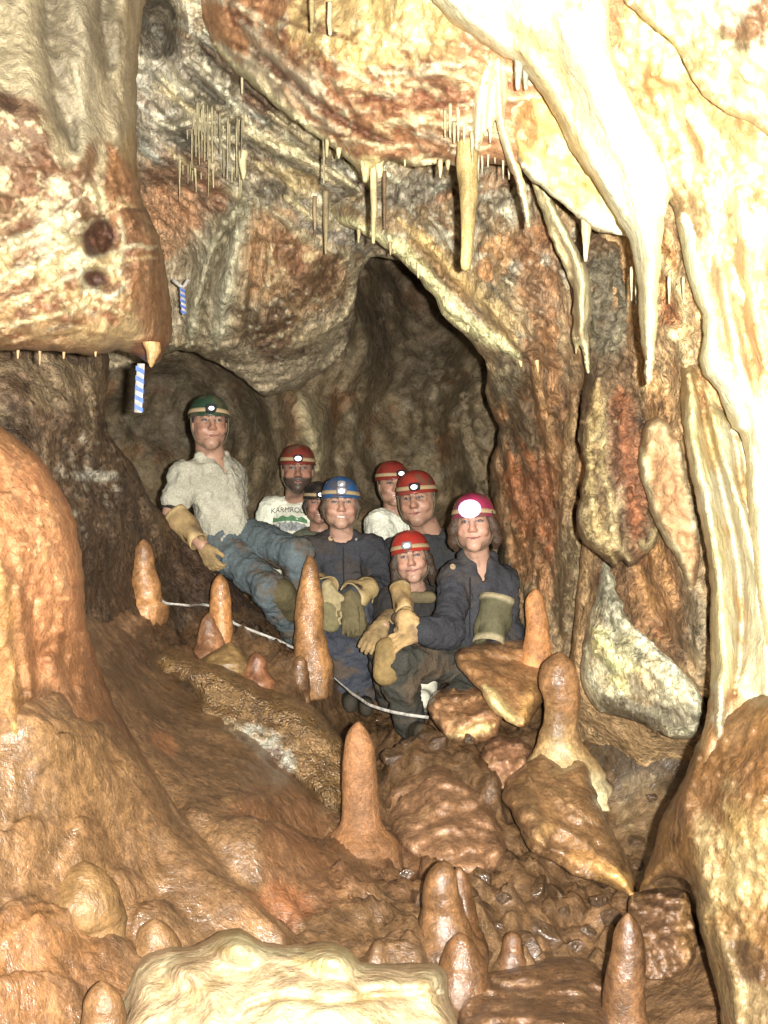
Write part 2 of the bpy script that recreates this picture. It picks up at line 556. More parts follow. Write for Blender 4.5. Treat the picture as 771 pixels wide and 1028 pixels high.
tag(relief('cave_ceiling',
    [(90,-60),(560,-60),(560,190),(470,260),(400,262),(372,258),(360,285),(352,330),(345,355),(325,372),(300,388),(268,398),(240,378),(214,362),(186,352),(150,360),(100,372),(90,300)],
    [(100,350,5.4),(150,330,5.2),(180,330,5.2),(215,355,5.4),(265,390,5.9),(300,380,5.9),(345,340,5.8),(360,270,5.3),(150,60,4.3),(250,90,4.3),(300,40,4.1),(200,170,4.6),(190,215,4.9),
     (250,210,4.8),(320,210,4.7),(280,300,5.0),(230,300,4.95),(180,260,5.2),(330,300,5.2),(400,200,4.6),(500,100,4.4),(500,-50,3.9),(100,-50,3.9)],
    'layered', (152,134,110), gain=1.5, nomD=4.7, spacing=2.5, bulge=.14, radius=22, back=0.45, amp=((2.5,0.07),(7,0.04),(20,0.016),(50,0.006)),
    layers=[
     ('folds',(1.8,6,-36),.08,(280,120,170,110,0)),('folds',(3,13,-32),.035,(250,140,150,100,0)),('folds',(4,10,-60),.03,(300,290,80,90,0)),('rough',12,.05,(230,90,110,90,0)),
     ('mot',(196,178,148),(3,10,-38),.0,.12,.8,(290,90,170,120,20)),('mot',(112,104,90),(3.5,10,-38),.06,.10,.8,(240,130,160,110,20)),
     ('mot',(126,88,64),(2.5,11,-36),.12,.14,.7,(250,90,170,110,20)),('mot',(84,76,66),(2.5,16,-36),.14,.12,.7,(260,120,170,100,20)),('mot',(222,212,188),(3,18,-36),.2,.1,.7,(260,110,170,110,20)),('mot',(206,194,172),(7,14,-35),.22,.15,.8,(240,110,170,120,20)),
     ('blob',170,95,40,60,0,(176,164,150),.5),('blob',157,28,22,42,0,(70,62,52),.85),('lump',160,30,30,45,0,-.25),('blob',208,45,8,16,0,(50,36,26),.9),
     ('ridge',[(150,70),(165,80),(190,108),(196,118)],5,.05,(190,186,170),.8),
     ('blob',205,105,24,12,-10,(84,78,66),.7),('blob',262,72,22,9,30,(88,52,34),.7),('blob',262,105,22,10,30,(110,66,42),.6),
     *strata(3, (145,15,330,190), 34, 37, ([(214,202,172),(190,176,146),(204,182,140),(172,166,150)],[(80,68,54),(92,66,48),(74,68,60)])),
     *strata(4, (250,130,370,230), 14, 33, ([(214,202,172),(190,176,146),(204,182,140),(172,166,150)],[(80,68,54),(92,66,48),(74,68,60)])),
     *strata(5, (262,230,345,340), 14, 60, ([(176,150,112),(150,128,96)],[(78,58,42)]), length=(25,60)),
     # red recess behind the straws
     ('ridge',[(205,30),(240,66),(275,96),(310,126),(345,150)],4,.06,(222,206,176),.8),('crack',[(200,40),(236,76),(270,106),(305,136)],4,.07,(84,64,48),.8),
     ('ridge',[(190,60),(225,95),(250,118)],4,.05,(200,188,164),.7),('crack',[(184,66),(220,102),(246,126)],4,.06,(86,78,68),.7),
     ('ridge',[(245,130),(280,150),(330,172),(360,190)],4,.06,(206,190,150),.8),('crack',[(240,138),(275,158),(325,181)],4,.07,(82,72,58),.8),
     ('ridge',[(270,112),(300,135),(335,160)],3.5,.05,(190,172,136),.7),('crack',[(268,120),(298,143),(330,167)],3.5,.05,(92,80,64),.7),
     ('ridge',[(150,120),(175,130),(190,120),(215,122),(245,112)],4,.07,(176,166,140),.7),('crack',[(150,130),(180,140),(215,133),(245,124)],4,.06,(80,72,60),.6),
     ('blob',180,195,52,38,-10,(124,84,58),.8),('lump',180,200,60,45,0,-.14),('blob',165,225,34,40,30,(178,130,92),.7),
     # curtain folds of grey flowstone
     ('ridge',[(246,200),(225,230),(205,270),(193,330),(192,352)],9,.09,(150,142,118),.8),
     ('ridge',[(250,204),(240,235),(228,280),(218,350)],8,.11,(172,164,140),.85),
     ('crack',[(238,215),(222,245),(206,290),(203,340)],4,.05,(96,84,64),.8),
     ('ridge',[(256,205),(253,250),(245,300),(238,345)],8,.10,(146,122,92),.8),
     ('crack',[(258,230),(252,290),(246,350)],4,.05,(92,78,58),.8),
     ('ridge',[(262,210),(272,240),(268,300),(256,350)],7,.07,(136,112,84),.7),
     ('blob',300,260,60,60,20,(150,110,72),.7),('blob',316,275,28,22,0,(104,76,52),.8),('blob',290,255,26,14,60,(112,70,44),.6),
     ('ridge',[(262,205),(290,225),(320,245),(345,255),(358,275),(352,310),(330,335),(300,350)],5,.05,(176,160,128),.75),
     ('crack',[(300,300),(325,312),(345,300),(350,280)],6,.06),('ridge',[(275,350),(310,340),(340,318)],6,.05,(160,140,108),.6),
     ('blob',275,335,22,28,10,(90,58,40),.7),('lump',275,335,24,30,10,.09),
     ('mot',(92,68,46),(6,6,0),.1,.2,.7,(300,290,70,70,0)),('mot',(190,164,124),(10,10,0),.26,.14,.7,(300,280,70,80,0)),
     ('blob',330,225,44,16,30,(140,138,134),.6),('mot',(112,106,98),(10,20,-30),.1,.2,.7,(330,225,50,26,30)),
     # pale rims of the small ledges
     ('ridge',[(285,195),(300,208),(318,222)],4,.05,(196,178,136),.9),
     ('blob',330,215,22,14,30,(180,164,130),.6),('ridge',[(255,163),(285,178),(300,200)],4,.04,(186,166,124),.8),
     ('blob',302,182,24,12,20,(176,150,104),.6),('blob',270,190,20,12,0,(74,64,52),.7),
     ('blob',180,350,70,14,10,(110,94,66),.5),('ridge',[(170,345),(200,360),(235,385)],8,.06,(136,118,84),.5),
     ('mot',(206,196,170),(20,20,0),.3,.12,.6,(220,330,120,60,0)),
    ]), kind='structure')

# right-hand base wall that the draperies hang against
tag(relief('cave_wall',
    [(585,60),(860,20),(860,900),(700,900),(630,870),(560,800),(570,700),(578,600),(590,480),(600,300),(560,160)],
    [(600,120,3.3),(620,250,3.5),(612,420,3.75),(600,560,3.95),(590,700,4.05),(660,300,3.2),(660,420,3.3),(650,560,3.6),(640,700,3.8),(700,200,2.9),(700,400,3.05),(690,560,3.3),(700,700,3.45),(640,830,4.4),(700,840,4.3),(590,780,4.6),(640,750,4.02),(700,755,3.9),(800,860,3.6),
     (770,100,2.6),(770,300,2.65),(770,500,2.8),(770,700,2.9),(850,400,2.4)],
    'rock', (196,156,108), gain=1.65, nomD=3.3, spacing=3.8, bulge=.15, radius=20, back=0.5, amp=((3,0.05),(9,0.025),(26,0.01)),
    layers=[
     ('mot',(236,206,146),(8,3,15),.0,.3,.8,(660,330,70,160,0)),('mot',(176,106,56),(7,4,10),.12,.2,.8,(640,330,60,200,0)),
     ('blob',650,610,60,70,10,(138,98,62),.95),('mot',(112,84,60),(5,3,30),.05,.3,.8,(650,610,70,80,0)),('mot',(176,112,66),(8,5,30),.2,.2,.7,(655,610,60,70,0)),
     ('blob',700,580,20,90,-8,(150,130,100),.6),('ridge',[(690,570),(700,610),(702,690)],8,.05,(146,130,104),.6),
     ('ridge',[(655,555),(668,590),(690,640)],7,.05),('crack',[(640,570),(655,610),(690,660)],5,.04),
     ('blob',665,270,14,34,0,(206,150,80),.7),('ridge',[(655,250),(680,290),(690,320)],5,.04,(250,226,170),.7),
     ('ridge',[(668,330),(684,345),(690,370)],8,.06,(246,216,160),.7),
     ('rough',18,.02,(660,330,60,120,0)),('folds',(7,1.6,6),.07,(650,400,90,330,0)),('mot',(206,150,90),(9,2.2,6),.02,.2,.8,(650,420,80,200,0)),('mot',(122,84,56),(10,2,6),.14,.14,.7,(650,450,80,200,0)),
     ('blob',590,300,20,120,0,(150,130,100),.6),
    ]), kind='structure')

# left side: muddy slope of rock running down to the people
tag(relief('cave_wall',
    [(-120,310),(70,335),(108,352),(108,385),(104,410),(112,440),(135,468),(150,500),(166,518),(196,545),(222,575),(258,610),(296,640),(302,668),(230,690),(120,720),(-120,720)],
    [(0,360,3.7),(100,360,4.2),(60,420,3.8),(110,450,4.4),(0,560,3.3),(90,540,4.0),(165,520,4.95),(130,590,4.55),(220,580,5.15),(290,640,5.35),(200,640,4.9),(290,670,5.2),(60,660,3.6),(-100,500,3.1),(-100,700,3.0)],
    'rock', (112,86,62), nomD=4.3, spacing=3.8, bulge=.16, radius=26, back=0.5, amp=((3,0.05),(8,0.03),(24,0.012)),
    layers=[
     ('mot',(78,60,44),(4,4,0),-.05,.3,.8),('mot',(150,126,98),(6,6,30),.12,.2,.7,(50,400,80,90,0)),
     ('blob',50,385,60,28,5,(158,132,100),.7),('blob',15,390,20,20,0,(90,62,46),.6),
     ('mot',(186,170,150),(13,20,30),.22,.14,.8,(90,480,40,60,20)),('blob',97,478,22,6,0,(182,174,160),.7),
     ('ridge',[(55,400),(90,440),(120,480),(160,530)],12,.07),('crack',[(60,440),(90,470),(130,520)],7,.05),
     ('blob',240,600,90,46,42,(80,56,42),.7),('rough',16,.04,(90,470,80,90,0)),
     ('ridge',[(135,470),(170,520),(222,572),(290,635)],8,.04,(96,70,52),.5),
     ('blob',100,600,50,60,0,(84,62,44),.6),
    ]), kind='structure')

# ================================================================ ROCK MASSES
tag(relief('hanging_rock',
    [(-120,-60),(150,-60),(142,20),(138,75),(137,130),(142,195),(158,235),(168,275),(173,320),(171,342),(166,352),(160,363),(150,366),(138,358),(120,352),(95,357),(60,353),(0,351),(-120,352)],
    [(-60,100,2.35),(0,20,2.7),(0,200,2.45),(70,60,2.75),(70,200,2.55),(60,320,2.6),(120,100,3.0),(120,250,2.75),(160,320,3.0),(150,355,3.0),(0,345,2.55),(70,-50,2.95)],
    'velvet', (206,170,118), gain=1.35, nomD=2.65, spacing=2.7, bulge=.28, radius=30, back=0.8, amp=((3,0.03),(9,0.014),(26,0.006)),
    layers=[
     # smooth grey-cream flow over the top
     ('blob',60,60,130,110,0,(228,206,168),.95),('blob',10,60,60,110,0,(240,216,172),.6),('blob',75,140,60,60,0,(226,202,162),.8),
     ('ridge',[(20,-50),(24,40),(40,110),(60,165)],16,.05),('crack',[(45,-50),(50,40),(62,110),(72,150)],10,.05,(138,122,100),.7),
     ('ridge',[(80,-50),(84,60),(88,130),(82,180)],13,.06,(222,206,176),.5),('crack',[(104,-50),(106,30),(108,80)],9,.05,(120,106,86),.7),
     ('ridge',[(122,-50),(124,40),(122,110),(118,150)],9,.05,(206,184,148),.6),
     ('line',[(66,0),(68,60),(60,100)],7,(150,134,112),.5),('line',[(116,10),(118,60)],6,(128,112,92),.6),
     ('mot',(176,156,128),(9,2.5,0),.05,.25,.6,(70,60,100,100,0)),
     # brown clay windows
     ('blob',20,140,36,50,-15,(142,98,66),.9),('blob',0,105,20,12,0,(96,62,40),.8),('blob',85,175,12,34,15,(154,104,66),.85),('blob',40,165,14,26,-15,(146,102,68),.85),
     ('blob',10,205,40,40,20,(148,104,70),.75),('blob',60,215,30,22,-30,(146,96,62),.75),
     ('mot',(250,226,176),(16,16,0),.14,.12,.9,(20,160,40,60,0)),
     ('blob',125,220,20,80,-6,(188,126,76),.9),('blob',150,290,22,70,-10,(172,118,76),.85),('blob',150,350,20,14,0,(176,104,56),.8),
     ('mot',(210,140,80),(10,4,0),.1,.2,.6,(130,220,24,90,0)),
     # white crust around the two hollows
     ('blob',72,225,38,50,15,(252,232,186),.85),('blob',60,275,70,40,0,(240,208,150),.7),('blob',45,310,90,30,0,(206,152,92),.6),
     ('mot',(148,98,62),(12,15,-15),.05,.10,.85,(60,250,120,90,0)),('mot',(255,244,210),(20,20,0),.16,.1,.9,(45,270,80,70,0)),
     ('folds',(6,11,-20),.018,(50,290,100,60,0)),('mot',(160,98,58),(5,24,-18),.08,.12,.8,(45,300,110,50,0)),
     *[('ridge', p_, 2.6, .014, c_, .8) for p_, c_ in (([(-10,255),(25,238),(60,212),(84,196)],(252,232,190)),([(-10,285),(30,262),(62,240),(80,222)],(250,226,180)),([(-10,310),(40,290),(70,268)],(246,212,158)),([(-10,330),(50,318),(95,305),(130,318)],(250,220,164)),([(20,340),(80,330),(125,338)],(240,196,134)),([(-10,232),(20,216),(44,190)],(240,206,156)),([(60,250),(80,262),(84,285),(112,298),(130,280)],(255,240,206)),([(118,215),(124,240),(120,268)],(252,226,180)))],
     *strata(10, (0,190,110,335), 26, -22, ([(255,238,196),(246,206,150)],[(120,72,44),(150,96,60)]), h=.010, length=(20,60)),
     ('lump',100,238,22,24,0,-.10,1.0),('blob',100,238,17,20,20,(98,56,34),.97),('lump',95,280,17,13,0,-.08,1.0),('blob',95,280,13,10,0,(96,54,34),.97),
     ('rough',22,.02,(50,250,120,110,0)),('rough',40,.008,(50,250,120,110,0)),
     ('ridge',[(-60,346),(60,348),(110,350)],5,.02,(160,112,70),.5),
    ]), 'mottled rust and white crusted rock mass hanging from ceiling with two brown hollows', 'rock')

tag(relief('ceiling_rock',
    [(196,-60),(202,10),(212,42),(236,72),(262,94),(292,118),(318,138),(340,152),(356,168),(366,180),(374,172),(384,168),(392,160),(420,168),(446,163),(470,170),(500,165),(540,170),(600,120),(640,-60)],
    [(210,0,3.9),(250,70,3.85),(320,130,3.6),(370,165,3.45),(430,160,3.3),(500,150,3.15),(300,60,3.45),(380,100,3.25),(460,90,3.05),(300,-40,3.5),(430,0,2.95),(560,60,2.9)],
    'velvet', (208,148,100), gain=1.45, nomD=3.3, spacing=2.6, bulge=.16, radius=18, back=0.7, amp=((3,0.04),(9,0.02),(28,0.008)),
    layers=[
     ('folds',(3,12,-38),.03,(270,60,90,80,0)),('mot',(226,206,174),(4,12,-38),-.1,.25,.9,(255,50,80,90,40)),('mot',(140,88,60),(4,11,-38),.12,.16,.85,(270,60,90,80,40)),
     ('blob',380,30,90,44,0,(250,214,134),.8),('blob',330,15,40,30,0,(236,196,130),.7),
     ('mot',(250,218,160),(9,12,-10),.10,.12,.85,(390,90,120,90,0)),('mot',(156,98,60),(6,17,-15),.06,.14,.75,(400,100,120,80,0)),('mot',(255,240,196),(18,24,-10),.22,.08,.85,(400,80,120,90,0)),('mot',(176,118,82),(5,20,-12),.12,.12,.7,(420,120,110,50,0)),
     ('blob',440,130,40,30,0,(160,104,66),.5),('blob',445,70,24,40,20,(156,112,78),.5),('blob',400,140,60,16,5,(166,108,66),.5),
     ('folds',(4,10,-12),.02,(400,110,110,60,0)),('rough',24,.018,(400,90,110,80,0)),
     *strata(6, (215,0,330,110), 22, 38, ([(236,214,180),(210,176,138)],[(116,70,46),(140,90,60)]), h=.02),
     *strata(7, (330,60,500,155), 34, 8, ([(250,222,170),(236,190,130),(255,240,200)],[(128,72,44),(150,90,56)]), h=.014, length=(25,80)),
     ('crack',[(255,48),(285,75),(320,105),(350,125),(395,145)],4,.05,(110,66,44),.8),
     ('ridge',[(214,44),(262,92),(318,136),(356,166),(376,168),(420,164),(470,166)],5,.03,(250,232,180),.95),
     ('blob',370,165,14,12,0,(252,222,150),.9),
     ('ridge',[(240,20),(280,60),(330,100)],6,.03,(222,200,170),.5),
    ]), 'broad orange and cream mottled rock bulge overhead with a white dripping rim', 'rock')

tag(relief('arch_rock',
    [(290,170),(330,160),(380,150),(540,140),(600,200),(660,300),(660,740),(560,730),(508,720),(512,650),(508,570),(496,510),(492,470),(500,430),(488,400),(489,372),(480,352),(462,333),(446,318),(436,300),(424,284),(404,264),(384,247),(362,234),(344,226),(330,212),(312,196)],
    [(320,200,4.72),(380,235,4.45),(430,280,4.35),(480,335,4.3),(530,360,4.2),(400,190,4.4),(480,220,4.15),(540,250,3.95),(600,300,3.75),(495,420,4.9),(540,420,4.5),(580,420,4.15),(510,560,5.2),(560,560,4.6),
     (600,600,4.2),(540,680,4.8),(640,690,4.1),(510,660,5.1),(330,165,4.85),(290,170,4.95)],
    'layered', (150,124,92), gain=1.4, nomD=4.3, spacing=2.6, bulge=.12, radius=14, back=0.5, amp=((3,0.06),(9,0.03),(26,0.012)),
    layers=[
     *strata(8, (380,170,540,300), 30, 42, ([(206,196,172),(190,160,112),(170,160,140)],[(84,74,60),(110,76,50)])),
     *strata(9, (500,360,590,640), 24, 84, ([(170,130,84),(150,122,88)],[(70,52,38)]), h=.035),
     ('folds',(8,3,30),.03,(540,270,70,90,0)),('folds',(3,9,-45),.03,(430,220,100,60,0)),
     ('blob',410,190,50,20,0,(122,112,100),.8),('mot',(176,166,146),(8,14,-40),.1,.2,.8,(440,210,110,60,0)),('mot',(170,112,66),(6,8,0),.12,.2,.75,(500,230,70,80,0)),
     ('blob',498,258,18,26,20,(206,150,92),.7),('blob',540,280,26,70,-8,(150,104,66),.7),('blob',490,200,40,30,0,(140,126,104),.5),
     ('mot',(214,206,184),(14,14,0),.24,.14,.7,(480,220,110,70,0)),
     # pale drapery rim of the arch
     ('ridge',[(330,214),(362,234),(392,246),(412,260),(432,284),(448,306),(470,326),(500,345),(522,358)],8,.06,(240,220,164),.95),
     ('ridge',[(400,220),(430,246),(460,280),(500,320),(526,352)],6,.05,(220,182,118),.85),('crack',[(410,240),(440,270),(480,312),(510,340)],4,.04,(130,96,60),.7),
     ('ridge',[(455,255),(490,300),(520,330)],6,.03,(186,160,112),.7),('ridge',[(492,250),(512,300),(538,338)],5,.03,(150,130,98),.6),
     # brown wall below the rim
     ('blob',545,470,50,130,0,(128,92,60),.85),('blob',520,410,30,50,0,(88,74,54),.8),('mot',(92,68,46),(5,3,0),.0,.3,.7,(540,480,60,150,0)),
     ('mot',(168,104,60),(6,4,0),.1,.2,.8,(540,480,50,110,0)),('blob',545,500,40,40,0,(150,94,56),.7),
     ('folds',(7,1.4,4),.07,(550,480,70,200,0)),('mot',(166,118,74),(9,2,4),.06,.14,.7,(550,480,70,190,0)),('ridge',[(534,360),(542,400),(552,440),(566,468),(572,500)],5,.05,(168,126,80),.8),('crack',[(528,365),(534,410),(546,455)],4,.05),
     ('ridge',[(575,400),(572,480),(578,560),(584,640)],9,.07,(166,136,94),.7),('crack',[(584,390),(582,470),(576,540)],4,.08),
     ('ridge',[(566,480),(562,560),(572,640)],6,.05,(150,120,84),.6),
     ('blob',575,590,18,70,0,(120,104,78),.7),('rough',14,.04,(560,560,50,120,0)),('rough',18,.03,(470,230,120,70,0)),
     ('blob',508,380,14,30,0,(130,120,96),.5),
    ]), 'grey brown rock arch with a pale curled rim over the dark passage', 'rock')

# dark rounded boulder behind the sitting girl
tag(relief('boulder',
    [(500,560),(508,535),(524,522),(542,526),(556,545),(564,572),(566,610),(560,660),(500,665),(496,610)],
    [(500,600,5.35),(535,560,5.0),(535,620,4.95),(560,600,5.05)], 'rock', (92,82,60), nomD=4.6, bulge=.22, radius=30, back=.4, amp=((5,.02),(16,.008)), spacing=3.6,
    layers=[('mot',(112,98,66),(5,3,0),0,.3,.6),('mot',(66,56,40),(6,6,0),.1,.3,.6)]), 'smooth dark olive boulder rising behind the girl in the pink helmet', 'boulder')

# pendant of brown rock with pale drips, beside the orange streak
tag(relief('flowstone_pendant',
    [(590,225),(618,232),(636,270),(642,320),(642,380),(652,430),(660,480),(664,520),(660,545),(644,562),(632,569),(624,562),(616,570),(608,563),(596,552),(584,542),(579,520),(583,494),(588,468),(581,440),(584,400),(590,365),(584,330),(574,300),(570,260)],
    [(590,260,3.55),(620,300,3.45),(600,420,3.5),(630,420,3.4),(600,520,3.45),(640,530,3.4)],
    'rock', (150,116,80), nomD=3.45, spacing=2.9, bulge=.15, radius=18, back=.45, amp=((4,.04),(12,.02),(34,.009)),
    layers=[
     ('blob',608,310,26,70,0,(142,132,110),.8),('mot',(190,176,142),(9,5,20),.05,.25,.8,(605,300,40,80,0)),('blob',600,370,18,24,10,(112,92,66),.6),
     ('blob',602,470,28,80,0,(168,132,84),.6),('blob',632,470,18,90,-8,(186,116,72),.75),('blob',618,480,14,70,-3,(140,104,84),.6),
     ('ridge',[(592,420),(590,470),(596,520),(610,552),(618,566)],6,.04,(228,196,130),.9),('ridge',[(606,400),(604,470),(612,500),(616,540),(632,562)],5,.04,(236,206,146),.9),
     ('ridge',[(600,380),(598,440),(608,480)],5,.03,(214,180,116),.8),('ridge',[(640,540),(650,548),(660,530)],5,.03,(240,212,150),.8),
     ('ridge',[(584,500),(588,535),(604,556)],6,.04,(206,176,120),.8),
     ('mot',(236,210,160),(18,12,0),.18,.14,.7,(604,480,30,90,0)),('mot',(110,74,50),(14,10,0),.16,.16,.6),
     ('ridge',[(622,390),(626,440),(634,500),(640,540)],5,.02,(200,120,70),.6),
     ('rough',22,.025),('folds',(14,4,6),.025),
    ]), 'pendant of lumpy flowstone with pale drips and an orange streak down its side', 'flowstone')

tag(relief('flowstone_tongue',
    [(648,424),(660,418),(674,428),(684,452),(690,484),(699,520),(703,552),(700,580),(694,602),(688,580),(676,556),(664,538),(654,515),(646,488),(640,462)],
    [(660,430,3.10),(665,500,3.09),(695,590,3.10),(690,520,3.02)], 'velvet', (226,176,122), gain=1.35, nomD=3.05, spacing=2.9, bulge=.16, radius=11, back=.3, amp=((5,.03),(14,.012)),
    layers=[
     ('ridge',[(643,450),(648,490),(662,532),(680,558),(694,598)],5,.03,(255,236,186),.9),('ridge',[(678,432),(692,484),(703,545)],5,.03,(255,236,190),.8),
     ('blob',668,490,14,40,-15,(206,150,100),.6),('rough',20,.012),('mot',(196,140,90),(10,20,0),.1,.2,.5),('blob',660,438,14,18,0,(240,204,150),.6),
     ('ridge',[(650,430),(660,424),(672,434)],5,.02,(244,212,160),.7)]), 'flat beige tongue of flowstone with a pale raised rim', 'flowstone')

tag(relief('flowstone_slope',
    [(604,560),(614,566),(622,590),(640,626),(668,655),(694,682),(707,706),(706,735),(680,742),(640,725),(600,712),(585,690),(584,655),(590,622),(598,600)],
    [(612,575,3.72),(600,650,3.70),(640,650,3.50),(700,705,3.22),(640,715,3.5),(680,700,3.26)], 'layered', (190,180,150), gain=2.1, nomD=3.75, spacing=2.9, bulge=.22, radius=16, back=.35, amp=((3,.03),(9,.014),(26,.006)),
    layers=[
     ('ridge',[(596,630),(604,650),(616,668),(622,690)],9,.05,(236,212,126),.95),('ridge',[(624,640),(632,658),(644,676)],9,.03,(212,196,132),.8),
     ('ridge',[(640,632),(668,658),(696,690),(704,704)],5,.03,(226,216,190),.9),('ridge',[(640,660),(670,690),(690,712)],5,.03,(190,182,152),.7),
     ('mot',(206,196,168),(6,26,-42),.08,.15,.8),('mot',(112,108,94),(4,16,-42),.08,.2,.7),('folds',(3,10,-42),.04),('mot',(150,122,84),(4,10,-42),.15,.2,.5),('blob',612,600,16,34,-15,(122,118,102),.7),
     ('blob',650,715,60,14,10,(84,72,56),.8),('rough',24,.03),('blob',640,690,30,14,30,(150,124,88),.5)]), 'pale grey and yellow streaked calcite slope at the foot of the wall', 'flowstone')

# ---- draperies and flows of the right-hand wall
tag(relief('flowstone_drapery',
    [(668,150),(720,120),(860,120),(860,720),(772,720),(766,660),(758,590),(750,500),(748,455),(742,434),(735,430),(727,410),(718,390),(708,378),(702,362),(705,340),(704,314),(696,296),(690,275),(682,240),(676,205)],
    [(690,210,2.8),(700,300,2.75),(715,370,2.7),(740,425,2.65),(760,250,2.5),(800,400,2.45),(762,600,2.6),(800,650,2.5),(850,300,2.35)],
    'calcite', (252,226,174), gain=2.2, nomD=2.6, spacing=3.2, bulge=.11, radius=12, back=.4, amp=((4,.025),(11,.014),(30,.006)),
    layers=[
     ('ridge',[(684,215),(696,275),(712,320),(712,360),(730,395),(745,430)],11,.05,(255,244,210),.95),
     ('ridge',[(708,200),(718,260),(735,330),(752,400),(768,470)],10,.05,(255,240,196),.85),('crack',[(700,190),(708,250),(722,310),(735,370)],6,.04,(206,146,84),.7),
     ('crack',[(722,200),(735,270),(748,340),(762,400)],6,.04,(200,136,76),.8),('ridge',[(740,190),(752,280),(768,370)],9,.05,(250,224,160),.7),
     ('mot',(196,126,66),(12,4,8),.05,.18,.85,(760,260,60,120,0)),('mot',(255,244,206),(9,3,10),.1,.2,.8),('mot',(214,150,90),(10,4,10),.14,.16,.7,(730,220,50,80,0)),
     ('folds',(6,1.8,12),.035),('ridge',[(755,450),(762,520),(768,600),(775,700)],9,.04,(255,240,190),.8),('blob',765,330,24,70,0,(206,140,80),.5),
     ('ridge',[(742,470),(746,510),(743,555)],4,.06,(226,170,96),.6),
    ]), 'sheet of white and amber flowstone drapery running down the right wall', 'drapery')

tag(relief('flowstone_column',
    [(684,372),(692,362),(702,372),(715,392),(730,408),(748,440),(756,480),(768,540),(776,600),(786,680),(800,760),(704,770),(703,745),(708,718),(713,690),(713,640),(712,570),(704,525),(696,488),(689,450),(684,415)],
    [(690,380,2.95),(697,460,2.85),(715,540,2.78),(722,640,2.7),(715,720,2.6),(740,480,2.8),(755,560,2.74),(765,640,2.66),(780,740,2.55)],
    'calcite', (250,208,136), gain=1.35, nomD=2.75, spacing=2.9, bulge=.11, radius=11, back=.3, amp=((4,.02),(11,.01),(30,.004)),
    layers=[
     ('ridge',[(692,375),(698,450),(712,520),(722,580),(728,650),(722,735)],10,.08,(255,236,176),.9),
     ('crack',[(700,385),(712,440),(730,510),(742,570),(744,640),(738,700)],5,.07,(196,134,70),.7),
     ('ridge',[(708,385),(722,430),(742,500),(756,560),(764,630),(772,720)],9,.07,(255,240,186),.85),
     ('ridge',[(712,410),(718,440),(728,470)],6,.04,(244,206,130),.6),('crack',[(735,430),(746,490),(764,560),(774,640)],5,.06,(206,140,76),.7),
     ('ridge',[(745,445),(760,520),(774,600),(786,700)],8,.06,(252,226,160),.8),
     ('folds',(5,1.4,8),.03),('mot',(226,170,100),(6,3,5),.1,.3,.5),('mot',(176,120,70),(9,4,0),.0,.3,.8,(725,735,50,45,0)),('mot',(255,246,214),(12,3,5),.15,.15,.6)
    ]), 'tall cream flowstone column of two twisted tubes joining the floor flow', 'flowstone')

tag(relief('flowstone_flow',
    [(700,748),(712,722),(736,705),(775,690),(870,640),(870,1180),(742,1180),(728,1060),(722,1010),(714,975),(704,940),(698,905),(690,884),(670,880),(652,888),(642,896),(650,868),(657,848),(664,822),(682,790)],
    [(705,750,2.6),(680,820,2.65),(650,885,2.7),(760,720,2.45),(740,820,2.35),(720,900,2.4),(760,1000,2.2),(830,900,2.1),(735,1060,2.25)],
    'flow', (186,134,76), gain=1.25, nomD=2.4, spacing=3.2, bulge=.16, radius=22, back=.5, amp=((3,.02),(9,.006),(26,.002)),
    layers=[
     ('blob',715,790,50,60,-30,(170,118,66),.7),('mot',(112,74,42),(9,4,-30),.05,.25,.8,(700,820,60,80,0)),('blob',760,860,40,60,0,(236,190,112),.7),('blob',735,930,30,40,0,(214,166,98),.6),
     ('mot',(240,204,140),(11,3,10),.08,.2,.8,(750,900,60,110,0)),('mot',(128,86,48),(10,3,10),.12,.2,.8,(745,900,60,120,0)),('blob',735,970,40,26,-20,(116,82,50),.75),
     ('blob',765,770,30,50,0,(180,122,64),.6),('ridge',[(690,884),(704,930),(716,980),(724,1030)],7,.03,(222,184,116),.8),
     ('ridge',[(700,760),(690,800),(700,850),(712,900)],14,.05),('folds',(9,2.4,-8),.04),('ridge',[(740,1028),(735,980),(720,930)],8,.04,(226,190,130),.5),
     ('blob',750,1010,30,26,0,(226,196,140),.5),('rough',30,.01)]), 'broad brown and tan flowstone flow swelling from the right wall to the floor', 'flowstone')

tag(relief('flowstone_lobe',
    [(508,40),(522,58),(538,80),(560,105),(590,140),(640,200),(660,240),(655,260),(640,246),(626,236),(612,234),(596,232),(578,216),(560,200),(546,190),(532,180),(522,165),(516,145),(510,120),(505,90)],
    [(515,80,3.05),(525,160,3.05),(570,200,3.0),(620,230,2.95),(600,170,2.9),(560,120,2.95)], 'calcite', (250,214,130), gain=2.0, nomD=2.95, spacing=2.9, bulge=.1, radius=12, back=.5, amp=((4,.03),(12,.014),(32,.006)),
    layers=[('blob',525,110,12,50,-15,(176,112,66),.8),('blob',560,155,30,8,10,(226,160,86),.7),('mot',(206,132,72),(8,14,-30),.1,.18,.75),('mot',(255,246,204),(7,12,-30),.05,.2,.7),
     ('ridge',[(520,160),(545,188),(578,214),(612,232),(640,244)],5,.03,(255,250,220),.9),('folds',(4,10,-40),.03),('line',[(520,60),(540,90),(575,140)],5,(190,120,70),.6)]),
    'yellow lobe of flowstone tucked beneath the brightest ceiling flow', 'flowstone')

